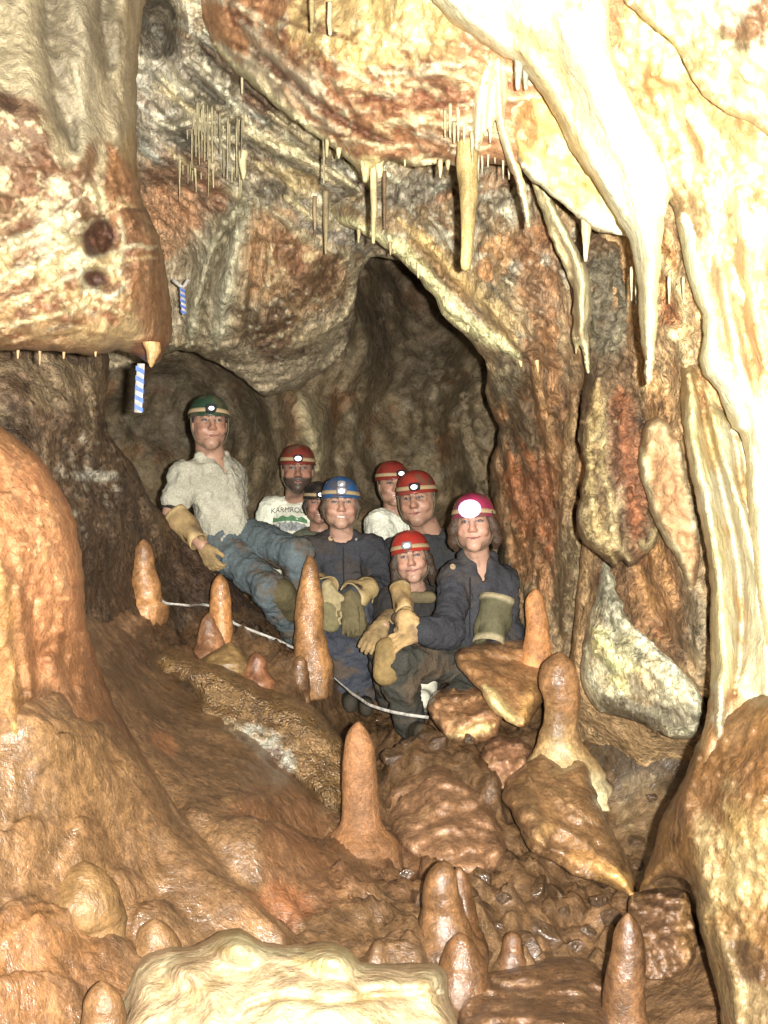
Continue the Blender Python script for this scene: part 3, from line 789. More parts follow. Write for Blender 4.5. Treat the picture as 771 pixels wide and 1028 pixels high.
tag(relief('wall_flow',
    [(560,-60),(860,-60),(860,320),(770,330),(700,260),(670,200),(660,225),(640,200),(600,120)],
    [(620,0,2.75),(660,80,2.72),(680,200,2.85),(720,160,2.65),(760,280,2.55),(850,100,2.3),(850,300,2.35),(600,-50,2.8)],
    'calcite', (254,234,176), gain=2.3, nomD=2.65, spacing=3.4, bulge=.08, radius=14, back=.4, amp=((4,.03),(11,.016),(30,.007)),
    layers=[('mot',(206,146,84),(8,3.5,25),.0,.22,.85),('mot',(255,246,206),(8,3,25),.08,.2,.8),('mot',(150,96,58),(12,4,20),.18,.14,.75),
     ('folds',(9,3,25),.05),('ridge',[(655,75),(690,92),(700,105)],5,.03,(200,140,80),.6),('ridge',[(690,110),(705,160),(715,220)],7,.05,(255,240,180),.7),
     ('crack',[(690,120),(702,150),(712,190)],5,.03,(190,124,66),.8),('blob',735,150,22,34,10,(206,140,82),.6),('blob',745,230,18,30,0,(196,126,70),.6),('rough',22,.02)]),
    'cream and amber wall of rippled flowstone below the overhanging slab', 'flowstone')

tag(relief('ceiling_flow',
    [(425,-60),(434,-2),(444,14),(458,26),(478,40),(500,54),(518,62),(530,76),(545,98),(560,124),(574,152),(588,172),(602,192),(614,212),(624,228),(632,244),(637,262),(640,290),(643,330),(646,362),(650,388),(655,380),(658,350),(661,300),(664,250),(669,212),(674,190),(668,165),(650,130),(630,90),(612,40),(604,-60)],
    [(440,0,2.75),(500,40,2.72),(560,110,2.66),(620,210,2.6),(650,270,2.58),(651,380,2.58),(600,100,2.5),(540,30,2.55),(570,-50,2.5),(650,170,2.5)],
    'calcite', (255,246,206), gain=2.6, nomD=2.55, spacing=2.9, bulge=.14, radius=15, back=.35, amp=((4,.02),(11,.01),(30,.004)),
    layers=[('ridge',[(560,20),(600,100),(635,180),(652,260),(652,380)],15,.06,(255,250,214),.9),('line',[(438,5),(470,36),(515,64),(545,100),(590,178),(628,240)],5,(226,180,100),.7),
     ('ridge',[(450,0),(490,35),(540,70),(580,140),(625,215)],9,.03),('mot',(240,196,110),(8,2.5,35),.12,.2,.6),('folds',(9,2,32),.03),('mot',(206,150,80),(12,3,35),.28,.12,.6,(600,60,30,80,-30)),
     ('line',[(652,240),(648,300),(648,370)],4,(236,196,120),.6)]),
    'brightest white flow of calcite sweeping down to one long drip on the right', 'flowstone')

tag(relief('ceiling_slab',
    [(618,-60),(626,0),(640,14),(656,27),(676,44),(688,66),(700,88),(716,104),(734,116),(752,122),(775,138),(860,180),(860,-60)],
    [(630,-20,2.5),(680,50,2.42),(740,110,2.38),(760,20,2.2),(850,120,2.1)], 'calcite', (255,238,184), gain=2.3, nomD=2.3, spacing=3.4, bulge=.1, radius=14, back=.4, amp=((4,.03),(11,.014),(30,.006)),
    layers=[('blob',742,16,34,34,10,(146,92,56),.9),('mot',(120,76,50),(14,14,20),.1,.15,.8,(745,25,40,36,0)),('mot',(226,166,96),(9,7,20),.12,.2,.7),('mot',(255,250,220),(8,6,20),.08,.2,.7),
     ('ridge',[(630,4),(676,46),(700,88),(734,116),(771,137)],5,.02,(240,204,134),.7),('rough',20,.02),('folds',(5,8,-35),.03)]),
    'overhanging cream slab with a brown dirt patch in the upper corner', 'rock')

# ---- left foreground
tag(relief('orange_flowstone',
    [(-120,400),(-30,418),(0,428),(18,440),(38,458),(56,482),(70,508),(79,540),(84,575),(86,610),(88,635),(100,668),(112,700),(132,740),(160,790),(120,800),(50,770),(0,750),(-120,760)],
    [(-60,500,2.45),(0,450,2.7),(20,550,2.52),(60,540,2.75),(75,620,2.85),(0,650,2.5),(60,690,2.8),(105,720,2.95),(145,785,3.0),(20,740,2.52),(-100,740,2.3)],
    'velvet', (222,148,90), gain=1.75, nomD=2.6, spacing=3.3, bulge=.22, radius=26, back=.5, amp=((4,.02),(12,.012),(34,.007)),
    layers=[
     ('mot',(228,164,108),(10,10,0),.02,.3,.7),('mot',(200,126,76),(6,6,0),.12,.3,.5),
     ('blob',15,440,24,14,30,(206,150,96),.5),('blob',110,720,50,60,30,(140,96,58),.9),('blob',65,660,40,24,15,(176,112,64),.7),('blob',60,730,70,40,20,(132,90,54),.9),('blob',80,690,26,50,-20,(160,106,62),.7),
     ('blob',5,650,16,70,0,(190,136,72),.7),('ridge',[(0,560),(6,630),(14,690),(16,735)],9,.05,(196,140,74),.6),('blob',14,735,8,10,0,(236,200,110),.7),('ridge',[(20,590),(26,650),(30,700)],8,.05,(170,112,56),.6),
     ('mot',(250,206,150),(26,14,0),.3,.1,.9,(38,565,24,60,0)),('crack',[(42,655),(52,648),(86,630)],5,.025),('ridge',[(50,660),(70,700),(110,780)],14,.05),
     ('rough',40,.012,(40,540,60,110,0))]), 'rounded orange flowstone buttress swelling from the left edge', 'flowstone')

tag(relief('flowstone_ledge',
    [(146,664),(158,652),(176,650),(192,660),(206,664),(232,672),(262,688),(296,700),(326,720),(346,752),(350,790),(340,818),(326,812),(310,796),(296,784),(282,776),(262,776),(244,768),(230,752),(215,735),(196,722),(176,706),(158,684)],
    [(155,665,4.25),(200,680,4.15),(260,710,4.1),(320,740,4.0),(250,755,3.85),(300,775,3.8),(338,800,3.72),(180,700,4.1)],
    'frost', (150,112,66), nomD=3.95, spacing=2.9, bulge=.16, radius=20, back=.4, amp=((5,.04),(14,.02),(40,.012)),
    layers=[('blob',252,742,36,17,32,(190,164,128),.9),('mot',(232,222,206),(12,12,0),-.1,.15,.95,(262,748,42,17,34)),('rough',18,.05,(262,748,50,24,34)),('mot',(120,76,50),(14,14,0),.15,.15,.8,(255,750,40,20,30)),
     ('mot',(184,142,86),(11,11,0),.1,.25,.6),('mot',(98,68,40),(7,7,0),.15,.25,.6),('ridge',[(165,660),(210,680),(270,705),(330,745)],12,.05),
     ('crack',[(165,680),(185,690),(200,704)],7,.10),('blob',185,692,14,9,30,(70,52,38),.6)]), 'frosted brown flowstone ledge with a broken white face', 'flowstone')

tag(relief('white_flowstone',
    [(112,1080),(116,1010),(126,985),(140,960),(165,950),(190,950),(210,942),(226,934),(244,932),(258,942),(280,948),(305,948),(330,945),(350,952),(362,966),(385,968),(415,966),(440,968),(449,980),(450,1000),(460,1030),(462,1080)],
    [(130,1000,2.28),(200,960,2.3),(300,955,2.3),(440,975,2.35),(200,1020,2.1),(320,1010,2.05),(440,1030,2.15),(300,1080,1.95)],
    'flow', (244,208,164), gain=2.1, nomD=2.15, spacing=3.2, bulge=.2, radius=22, back=.45, amp=((4,.02),(11,.008),(30,.003)),
    layers=[('lump',243,950,32,24,0,.10),('lump',335,962,38,22,0,.09),('lump',190,975,26,20,0,.05),('lump',430,985,26,22,0,.08),('lump',385,985,30,18,0,.04),('ridge',[(135,975),(150,1000),(140,1040)],16,.04),('crack',[(238,1025),(248,1010),(290,1000),(330,1006),(380,1000),(440,995)],4,.04,(206,168,96),.5),
     ('blob',240,945,26,14,0,(232,200,116),.6),('blob',330,962,40,14,0,(238,204,120),.6),('mot',(255,238,190),(8,8,0),.05,.25,.7),('mot',(206,166,98),(9,9,0),.18,.2,.5),('blob',320,1025,70,18,0,(255,240,190),.7),
     ('folds',(7,5,20),.018),('ridge',[(190,980),(215,1000),(210,1040)],10,.03),('ridge',[(300,985),(280,1010),(285,1050)],10,.02)]),
    'big cream white flowstone boulder across the near foreground', 'flowstone')

# ---- boulders of the right-hand floor
BLD = [
 ('boulder','flat topped brown boulder with a pale streaked face beside the kneeling girl',
  [(456,658),(462,651),(480,644),(510,638),(545,645),(556,660),(553,690),(540,712),(530,728),(520,731),(508,724),(494,712),(482,694),(468,680),(460,670)],
  [(465,660,4.4),(505,645,4.62),(550,655,4.55),(490,690,4.25),(525,715,4.2),(545,700,4.35)], (140,98,58), 'mud',
  [('ridge',[(486,690),(500,710),(518,728)],7,.03,(222,190,126),.8),('ridge',[(534,690),(530,710),(524,725)],7,.03,(200,150,80),.7),('crack',[(458,662),(500,662),(552,668)],4,.03),('blob',510,646,40,8,0,(112,82,58),.7)]),
 ('boulder','brown boulder with a pale broken underside at the foot of the flat topped boulder',
  [(428,706),(438,695),(460,688),(480,690),(494,700),(503,715),(500,735),(486,744),(466,748),(450,744),(440,730),(432,718)],
  [(440,708,4.4),(470,695,4.5),(490,720,4.25),(465,742,4.2)], (144,102,66), 'mud',
  [('ridge',[(450,738),(470,734),(496,728)],5,.03,(218,180,118),.9),('rough',14,.03),('blob',460,744,14,4,0,(90,66,44),.7)]),
 ('boulder','small pinkish brown rippled rock between the larger boulders',
  [(478,764),(486,748),(500,738),(520,742),(534,752),(532,770),(520,786),(500,796),(482,790),(472,778)],
  [(480,770,4.2),(505,745,4.35),(525,760,4.2),(500,790,4.05)], (152,108,78), 'mud', [('rough',16,.04),('folds',(5,14,40),.03)]),
 ('boulder','largest tilted brown slab of rock with orange lower edge',
  [(504,800),(512,778),(530,765),(546,754),(560,762),(566,768),(578,758),(590,768),(600,800),(612,830),(626,852),(638,884),(636,902),(626,896),(606,888),(580,880),(556,866),(536,856),(522,838),(516,820)],
  [(515,800,3.75),(550,765,4.0),(590,780,3.9),(560,820,3.65),(610,850,3.55),(630,890,3.4),(560,865,3.45)], (142,102,62), 'mud',
  [('blob',618,882,26,12,30,(222,166,90),.85),('blob',592,866,24,10,20,(196,140,76),.7),('blob',545,838,9,18,30,(190,144,86),.8),('ridge',[(530,780),(536,820),(548,850)],8,.05),('folds',(3,14,-30),.02),('rough',30,.008),('crack',[(520,840),(560,862),(630,895)],5,.03),('blob',530,825,16,22,0,(92,68,46),.6)]),
 ('boulder','wet brown block of rock against the foot of the right hand flow',
  [(634,900),(650,892),(676,890),(692,896),(700,930),(698,962),(684,978),(656,985),(636,975),(628,940)],
  [(640,905,3.1),(685,900,3.05),(660,940,2.85),(690,960,2.8),(640,970,2.85)], (136,96,62), 'mud', [('rough',16,.04),('rough',44,.014),('blob',690,930,10,40,0,(190,140,80),.6)]),
 ('boulder','low lumpy mud covered mound left of the tilted slab',
  [(386,800),(400,780),(424,768),(440,766),(462,782),(486,800),(500,826),(510,850),(500,872),(470,880),(430,868),(400,850),(388,830)],
  [(395,810,3.95),(440,775,4.05),(490,820,3.75),(440,840,3.6),(480,870,3.45)], (146,104,72), 'mud', [('rough',7,.03),('rough',24,.005),('lump',440,785,24,18,0,.05)]),
 ('boulder','wet knobbly mud rock at the bottom between two stalagmites',
  [(468,985),(490,975),(530,965),(570,960),(600,970),(612,1000),(606,1060),(470,1060),(458,1020)],
  [(480,1000,2.75),(540,975,2.9),(590,985,2.85),(530,1030,2.5)], (134,94,62), 'mud', [('rough',6,.03),('rough',18,.008)]),
]
for nm, lb, ol, dp, c, mt, ly in BLD:
    tag(relief(nm, ol, dp, mt, c, gain=1.65, layers=ly + [('mot',(100,68,42),(7,7,0),.1,.25,.6),('mot',(186,142,96),(14,14,0),.24,.2,.5)], spacing=2.9, bulge=.14, radius=14, back=.3, amp=((5,.03),(14,.010),(40,.003)), jit=1.6), lb, 'boulder')

# ================================================================ STALAGMITES, STALACTITES, STRAWS
def lathe(name, base, top, prof, col, mat, label, cat, group=None, seed=0, wob=.12, tint=None, rings=40, segs=26, bend=(0,0), bump=.03, nomD=None, foot=.2):
    """a dripstone body from base to top (world points); prof: (t, radius in metres)"""
    base = Vector(base); top = Vector(top)
    ts = np.linspace(0, 1, rings)
    pr = np.array(prof)
    # smooth profile
    rr = np.interp(ts, pr[:, 0], pr[:, 1])
    k = np.array([1, 2, 3, 2, 1]) / 9.0
    rr2 = np.convolve(np.pad(rr, 2, mode='edge'), k, 'valid')
    rr2[-1] = rr[-1]; rr2[0] = rr[0]
    vs = []; cs = []
    L = (top - base).length
    c0 = alb(col, nomD or base.y)
    for i, t in enumerate(ts):
        c = base.lerp(top, t)
        wv = fbm(np.array([[t * 2.2 + seed, seed * .37, 1.7], [t * 2.2, seed * .71, 9.1], [t * 13, seed * .3, 4.4], [t * 5, seed * .9, 2.2]]), 2)
        rr2[i] *= 1 + (.05 * wv[2] + .09 * wv[3]) * (wob > .055)
        c = c + Vector((wv[0], wv[1], 0)) * rr2[i] * .28 * min(1, t * 3)
        b = math.sin(t * math.pi * .9)
        c = c + Vector((bend[0] * b, bend[1] * b, 0))
        for j in range(segs):
            a = 2 * math.pi * j / segs
            vs.append((c.x + rr2[i] * math.cos(a), c.y + rr2[i] * math.sin(a), c.z))
    vs = np.array(vs)
    ax = np.repeat(vs.reshape(rings, segs, 3).mean(1), segs, 0)
    rad = vs - ax; rad[:, 2] = 0
    rep = np.repeat(rr2, segs)
    n1 = fbm(vs * 7 + seed * 3.1, 2); n2 = fbm(vs * np.array([30, 30, 18]) + seed, 3)
    n0_ = fbm(vs * 4.5 + seed * 1.9, 2)
    vs += rad * (wob * 1.1 * n1 + wob * 1.3 * n0_ + bump * 2 * n2)[:, None]
    tt = np.repeat(ts, segs)
    if top.z > base.z and foot:
        vs += rad * (foot * 1.6 * fbm(np.column_stack([rad[:, 0] / rep * 1.6, rad[:, 1] / rep * 1.6, tt * 2 + seed]), 3) * (1 - sstep(.05, .34, tt)))[:, None]
    C = np.tile(c0, (len(vs), 1))
    n3 = fbm(vs * np.array([14, 14, 6]) + seed * 7, 4)
    C = C * (1 + .75 * n3)[:, None]
    if top.z > base.z:
        C += ((1 - sstep(.04, .20, tt + .10 * n1)) * .7)[:, None] * (alb((116, 84, 54), nomD or base.y) - C)
    if tint:
        for (ta, tb, tc, s) in tint:
            wgt = sstep(ta, tb, tt + .18 * n1) * s if tb > ta else (1 - sstep(tb, ta, tt + .18 * n1)) * s
            C += wgt[:, None] * (alb(tc, nomD or base.y) - C)
    fs = []
    for i in range(rings - 1):
        for j in range(segs):
            k2 = (j + 1) % segs
            fs.append((i * segs + j, i * segs + k2, (i + 1) * segs + k2, (i + 1) * segs + j))
    n = len(vs)
    tipv = vs[-segs:].mean(0) + np.array(top - base) / L * rr2[-1] * .7
    vs = np.vstack([vs, tipv[None], vs[:segs].mean(0)[None]])
    C = np.vstack([C, C[-1:], C[:1]])
    for j in range(segs):
        k2 = (j + 1) % segs
        fs.append(((rings - 1) * segs + j, (rings - 1) * segs + k2, n))
        fs.append((k2, j, n + 1))
    if top.z < base.z:
        fs = [f[::-1] for f in fs]
    o = mesh_obj(name, vs, fs, M[mat], cols=C, base=np.array(base))
    return tag(o, label, cat, group)

from mathutils.bvhtree import BVHTree
def _bvh(o):
    return BVHTree.FromPolygons([o.matrix_basis @ v.co for v in o.data.vertices], [p.vertices[:] for p in o.data.polygons])
FLOOR = [_bvh(o) for o in COL.objects if o.type == 'MESH' and o.name.split('.')[0] in ('ground', 'flowstone_ledge', 'boulder', 'cave_wall', 'white_flowstone')]
def floor_D(px, py, D, tol=.45):
    """distance of the floor seen at that pixel, when it lies near D"""
    dr = (P(px, py, 1.0) - Vector((0, 0, CAM_Z)))
    best = None
    for b_ in FLOOR:
        h = b_.ray_cast(Vector((0, 0, CAM_Z)), dr.normalized())
        if h[0] is not None and abs(h[0].y - D) < tol and (best is None or h[0].y < best):
            best = h[0].y
    return best or D

def stalagmite(px, py, D, h, prof, col, label, lean=0, **kw):
    """px, py: the foot; h and prof's widths in photograph pixels at that distance"""
    D = floor_D(px, py, D) - .01 if kw.pop('snap', True) else D
    s = D / F
    b = P(px, py, D); t = P(px + lean, py - h, D)
    b.z -= .13; b.y += .03
    q = .13 / (.13 + h * s)
    pr = [(0, prof[0][1] * s * 1.35)] + [(p[0] * (1 - q) + q, p[1] * s * (1 + .22 * max(0, 1 - p[0] / .12))) for p in prof]
    lathe('stalagmite', b, t, pr, col, kw.pop('mat', 'wetstal'), label, 'stalagmite', seed=px, **kw)

FING = [(0,1.3),(.06,1.1),(.2,.98),(.5,.88),(.8,.74),(.93,.5),(.985,.25),(1,.1)]
CONE = [(0,1.35),(.1,1.1),(.35,.85),(.6,.65),(.85,.45),(.95,.3),(1,.1)]
def pf(p, w): return [(t, r * w) for t, r in p]
stalagmite(144, 606, 4.6, 64, [(0,18),(.08,15.5),(.5,12.5),(.85,9),(.95,6.5),(1,2)], (176,122,70), 'orange brown stalagmite standing alone highest on the left slope', tint=[(.75,1,(122,84,54),.6),(.2,0,(110,76,48),.5)], wob=.08)
stalagmite(221, 645, 4.75, 68, [(0,12),(.3,11),(.55,10.5),(.8,9.5),(.93,7),(1,2)], (180,120,62), 'slim orange stalagmite just behind the squat cone', tint=[(.8,1,(130,90,56),.5)], wob=.06)
stalagmite(210, 656, 4.5, 40, [(0,19),(.2,15),(.6,10),(.88,6),(1,2)], (150,102,68), 'squat brown cone stalagmite in front of the slim orange one', wob=.1)
stalagmite(230, 662, 4.45, 16, [(0,22),(.4,16),(.8,8),(1,2)], (140,108,64), 'low rounded stalagmite nub at the foot of the squat cone', wob=.14)
stalagmite(257, 684, 4.4, 28, [(0,13),(.3,12),(.7,9.5),(.93,6),(1,2)], (150,96,62), 'short stubby wet stalagmite on top of the frosted ledge', wob=.08)
stalagmite(311, 670, 4.75, 112, [(0,18),(.12,17),(.28,14.5),(.33,13.5),(.42,15),(.6,13.5),(.8,10),(.93,7),(1,2)], (172,120,70), 'tall wet brown stalagmite in front of the woman in the blue helmet', tint=[(.8,1,(120,84,52),.6)], wob=.07, rings=60)
stalagmite(301, 676, 4.6, 17, [(0,8),(.4,7.5),(.8,6),(1,2)], (120,84,54), 'tiny brown stalagmite at the foot of the tall wet one', wob=.08)
stalagmite(362, 845, 3.52, 119, [(0,34),(.05,27),(.11,22),(.18,19.5),(.3,19),(.6,17.5),(.82,15),(.93,11),(1,3)], (186,126,76), 'smooth finger shaped pale tan stalagmite alone in the middle of the mud', lean=-2, tint=[(.1,0,(150,110,76),.6)], wob=.04, bump=.02, mat='velvet')
stalagmite(446, 952, 2.95, 88, [(0,34),(.15,28),(.4,22),(.7,17),(.88,13),(.96,8),(1,2)], (166,116,70), 'brown wet stalagmite with split top beside the white boulder', wob=.06)
stalagmite(461, 955, 2.98, 84, [(0,24),(.4,17),(.75,12),(.92,8),(1,2)], (140,94,54), 'narrow twin stalagmite grown onto the split topped one', wob=.06)
stalagmite(462, 1002, 2.7, 64, [(0,30),(.3,27),(.6,22),(.85,14),(1,4)], (158,108,64), 'dome shaped wet stalagmite at the corner of the white boulder', wob=.08)
stalagmite(514, 968, 2.85, 32, [(0,15),(.4,12),(.8,9),(.95,6),(1,2)], (148,100,60), 'thumb sized stalagmite between the dome and the tall wet one at bottom', wob=.08)
stalagmite(630, 1060, 2.5, 142, [(0,27),(.3,22),(.6,19),(.82,15.5),(.93,11),(1,3)], (176,122,76), 'tall dark wet stalagmite cut off by the bottom of the frame', wob=.05, rings=60)
stalagmite(85, 894, 2.6, 28, [(0,30),(.3,27),(.6,20),(.85,13),(1,4)], (206,154,92), 'pale dome of flowstone like a stalagmite bud on the left bank', wob=.05, mat='flow')
stalagmite(156, 952, 2.62, 28, [(0,22),(.3,20),(.6,17),(.85,11),(1,4)], (196,144,92), 'smaller tan dome bud above the white boulder corner', wob=.05, mat='flow')
stalagmite(102, 1060, 2.2, 72, [(0,26),(.4,23),(.75,20),(.9,15),(1,6)], (200,142,84), 'pale tan stub of stalagmite beside the white boulder', wob=.06, mat='flow')
stalagmite(538, 660, 4.5, 68, [(0,13),(.3,12.2),(.6,11.5),(.85,9.5),(.95,7),(1,2)], (206,138,78), 'bright orange peg stalagmite standing on the flat topped boulder', wob=.04, bump=.02, mat='velvet')
stalagmite(566, 774, 4.10, 118, [(0,36),(.12,29),(.22,22),(.4,17),(.6,19),(.78,22),(.9,17),(.97,9),(1,3)], (166,118,74), 'lumpy headed stalagmite with a white and yellow flared foot', lean=-4, snap=False,
           tint=[(.72,.2,(230,190,126),.95),(.42,.2,(246,224,174),.85)], foot=.35, wob=.10, rings=60, segs=32)

def stalactite(px, py, D, h, w0, w1, col, label, name='stalactite', cat='stalactite', group=None, lean=0, mat='straw', embed=8, segs=10, rings=22, wob=.06, mid=None):
    s = D / F
    b = P(px - lean * embed / h, py - embed, D); t = P(px + lean, py + h, D)
    m = mid if mid is not None else .55 * w0 + .45 * w1
    lathe(name, b, t, [(0, w0 * s), (.25, (w0 * .7 + m * .3) * s), (.6, m * s), (.96, w1 * s), (1, w1 * s * .8)], col, mat, label, cat, group, seed=px * 1.3, segs=segs, rings=rings, wob=wob, bump=.03)

stalactite(470, 150, 3.15, 120, 12, 5.5, (246,208,130), 'long amber stalactite with a flat cut end hanging over the arch', lean=-2, segs=18, rings=40, wob=.05, mat='calcite', mid=7.5)
tag(relief('stalactite_drapery', [(492,44),(503,50),(508,72),(510,98),(507,118),(512,140),(520,165),(528,190),(533,214),(533,229),(529,229),(526,212),(518,186),(509,162),(502,138),(497,120),(494,130),(492,144),(489,130),(486,134),(481,152),(476,151),(474,132),(472,112),(477,90),(485,66)],
    [(492,60,2.95),(480,130,3.02),(500,110,2.95),(520,180,3.0),(531,225,3.02)], 'calcite', (255,240,200), gain=1.8, nomD=3.0, spacing=2.0, bulge=.05, radius=8, back=.08, amp=((6,.02),(20,.01)),
    layers=[('ridge',[(495,50),(482,90),(478,148)],4,.03),('ridge',[(500,60),(503,120),(518,170),(531,226)],4,.03),('ridge',[(498,60),(492,100),(491,140)],3,.02),('mot',(214,160,96),(14,4,0),.15,.2,.6),('crack',[(490,60),(486,100),(485,130)],2,.03)]),
    'cluster of fused white stalactites with one long slanting tip above the arch', 'stalactite')
tag(relief('hanging_drapery', [(530,172),(545,186),(556,204),(568,228),(582,254),(592,274),(594,300),(592,325),(594,352),(592,380),(588,372),(584,352),(580,346),(577,356),(574,336),(576,304),(570,276),(556,246),(544,214)],
    [(540,185,3.4),(565,235,3.42),(582,280,3.45),(585,340,3.5),(591,376,3.55)], 'calcite', (226,206,156), gain=1.3, nomD=3.45, spacing=2.3, bulge=.06, radius=9, back=.12, amp=((6,.02),(20,.01)),
    layers=[('ridge',[(545,190),(570,240),(584,280),(584,330),(591,376)],5,.04,(250,234,186),.8),('crack',[(556,230),(574,270),(580,340)],3,.03,(140,100,66),.6),('mot',(160,120,80),(10,4,20),.12,.2,.6)]),
    'narrow white drapery hanging down the brown wall under the yellow lobe', 'drapery')
stalactite(520, 60, 2.75, 30, 5, 2, (255,248,216), 'short white drip under the edge of the brightest flow', segs=12, mat='calcite')
stalactite(528, 66, 2.8, 24, 4, 2, (255,248,216), 'second short white drip under the edge of the brightest flow', segs=12, mat='calcite')
stalactite(588, 226, 3.05, 36, 5, 2, (250,232,180), 'short white drip at the end of the yellow lobe', segs=12, mat='calcite')
stalactite(375, 168, 3.5, 76, 3.6, 2, (226,204,150), 'long pale stalactite hanging from the white rim', segs=12)
stalactite(367, 166, 3.48, 16, 6, 3, (244,222,164), 'fat short cream drip at the lowest point of the white rim', segs=14, mat='calcite')
stalactite(381, 164, 3.46, 14, 5, 2.4, (244,222,164), 'smaller cream drip beside the lowest point of the white rim', segs=14, mat='calcite')
stalactite(327, 200, 4.5, 55, 3.4, 1.4, (172,150,112), 'brown grey stalactite with pointed tip under the pale ledge', segs=12)
stalactite(316, 205, 4.55, 26, 2.2, 1.2, (160,134,100), 'short brown grey stalactite beside the pointed one', segs=10)
stalactite(386, 180, 4.2, 50, 2.2, 1.3, (150,118,84), 'thin brown stalactite right of the long pale one', segs=10)
stalactite(325, 118, 3.7, 66, 1.8, 1.0, (196,176,136), 'very thin long straw in front of the grey ceiling', name='soda_straw', cat='soda straw', segs=8)
stalactite(243, 58, 4.1, 36, 1.8, 1.2, (206,190,150), 'single straw hanging above the straw cluster', name='soda_straw', cat='soda straw', segs=8)
stalactite(244, 160, 4.3, 20, 5, 1.6, (206,190,146), 'stubby white stalactite at the edge of the straw cluster', segs=10)
stalactite(331, 10, 3.1, 25, 2.6, 2.2, (255,246,206), 'short white straw at the top of the orange ceiling', name='soda_straw', cat='soda straw', segs=10)
stalactite(313, 8, 3.1, 24, 3.0, 1.5, (226,200,140), 'short cream straw beside the white one at the top', name='soda_straw', cat='soda straw', segs=10)
# the cluster of straws on the grey ceiling
SR = random.Random(5)
for k in range(30):
    x = 188 + 58 * SR.random()
    y = 113 + .10 * (x - 190) + SR.choice((0, 0, 6, 14)) + SR.uniform(-5, 4)
    stalactite(x, y, 4.28 + SR.uniform(-.10, .06), SR.choice((9, 16, 24, 34, 46, 52)) * SR.uniform(.8, 1.15), SR.uniform(.8, 1.3), SR.uniform(.4, .65), (180, 164, 128), 'thin cream straw in the crowded cluster on the grey ceiling', name='soda_straw', cat='soda straw', group='straw cluster on the grey ceiling', segs=7, rings=12, wob=.10, lean=SR.uniform(-1.2, 1.2))
for k in range(17):
    x = 180 + 62 * SR.random()
    stalactite(x, 163 + SR.uniform(-6, 6), 4.52 + SR.uniform(-.06, .06), SR.choice((7, 14, 20, 30)) * SR.uniform(.8, 1.2), SR.uniform(.9, 1.5), SR.uniform(.4, .7), (182, 166, 126), 'thin straw in the lower row over the red recess', name='soda_straw', cat='soda straw', group='lower row of straws over the red recess', segs=7, rings=12, wob=.10, lean=SR.uniform(-1, 1))
for k, (x, y, h) in enumerate([(452,112,26),(460,108,34),(447,118,20),(466,128,16),(456,130,14),(474,140,22)]):
    stalactite(x, y, 3.08, h, 2.2, 1.0, (252,232,180), 'small white straw on the orange rock left of the amber stalactite', name='soda_straw', cat='soda straw', group='small straws left of the amber stalactite', segs=8, rings=12)
for k, (x, y, h) in enumerate([(484,158,16),(490,156,12),(480,160,22),(497,152,12),(505,160,20),(511,166,14)]):
    stalactite(x, y, 3.2, h, 1.5, .7, (226,214,180), 'fine white straw right of the amber stalactite', name='soda_straw', cat='soda straw', group='fine straws right of the amber stalactite', segs=8, rings=10)
for k, (x, y, h) in enumerate([(634,276,26),(639,282,24),(672,285,20),(686,286,14)]):
    stalactite(x, y, 2.9, h, 1.8, .9, (250,236,200), 'fine white straw beside the longest drip on the right', name='soda_straw', cat='soda straw', group='fine straws beside the longest drip', segs=8, rings=10)
for k, (x, y, h) in enumerate([(18,352,8),(40,352,14),(64,353,7),(96,353,5),(-4,351,10)]):
    stalactite(x, y, 2.9, h, 2.0, 1.0, (206,170,120), 'tiny stalactite under the hanging rock', group='tiny stalactites under the hanging rock', segs=8, rings=10, embed=6)
stalactite(152, 352, 2.92, 16, 9, 2, (230,180,110), 'pale drip at the lowest corner of the hanging rock', segs=14, mat='calcite')

# broken stones lying about in the wet mud
SR = random.Random(12)
def stone_mesh(seed):
    bm = bmesh.new(); bmesh.ops.create_icosphere(bm, subdivisions=4, radius=1)
    v = np.array([q.co[:] for q in bm.verts]); f = [tuple(x.index for x in q.verts) for q in bm.faces]; bm.free()
    rs = np.random.RandomState(seed)
    for k in range(9):                     # flat breaks
        n = rs.normal(size=3); n /= np.linalg.norm(n); d = rs.uniform(.45, .8)
        o_ = v @ n - d
        v -= np.clip(o_, 0, None)[:, None] * n * .92
    v *= (1 + .12 * fbm(v * 2.2 + seed, 4))[:, None] * np.array([1, .8, .6]) * .055
    C = np.tile(alb((132, 96, 64), 3.0), (len(v), 1)) * (1 + .6 * fbm(v * 50 + seed, 4))[:, None]
    return mesh_obj('stone', v, f, M['mud'], cols=C)
stones = []
spots = [(486,880,3.32),(505,902,3.2),(540,890,3.3),(470,905,3.15),(565,915,3.15),(600,905,3.2),(590,935,3.02),(548,935,3.02),(500,930,3.05),(616,925,3.08),(575,950,2.95),(480,955,2.88),(430,905,3.2),
         (530,952,2.95),(405,880,3.36),(655,800,3.95),(640,845,3.75),(470,742,4.3),(410,745,4.5),(380,720,4.75),(395,760,4.35),(640,870,3.6),(560,900,3.25),(440,745,4.4),(385,830,3.65)]
for k, (x, y, D) in enumerate(spots):
    if k < 4:
        o = stone_mesh(40 + k); o.name = 'stone' if k == 0 else o.name
    else:
        o = stones[k % 4].copy(); COL.objects.link(o)
    o.location = P(x, y, floor_D(x, y, D))
    sc = SR.uniform(.6, 1.3)
    o.scale = (sc, sc, sc); o.rotation_euler = (SR.uniform(-.5, .5), SR.uniform(-.5, .5), SR.uniform(0, 6.28))
    tag(o, 'small broken stone half sunk in the wet mud of the floor', 'stone', 'broken stones in the mud')
    stones.append(o)

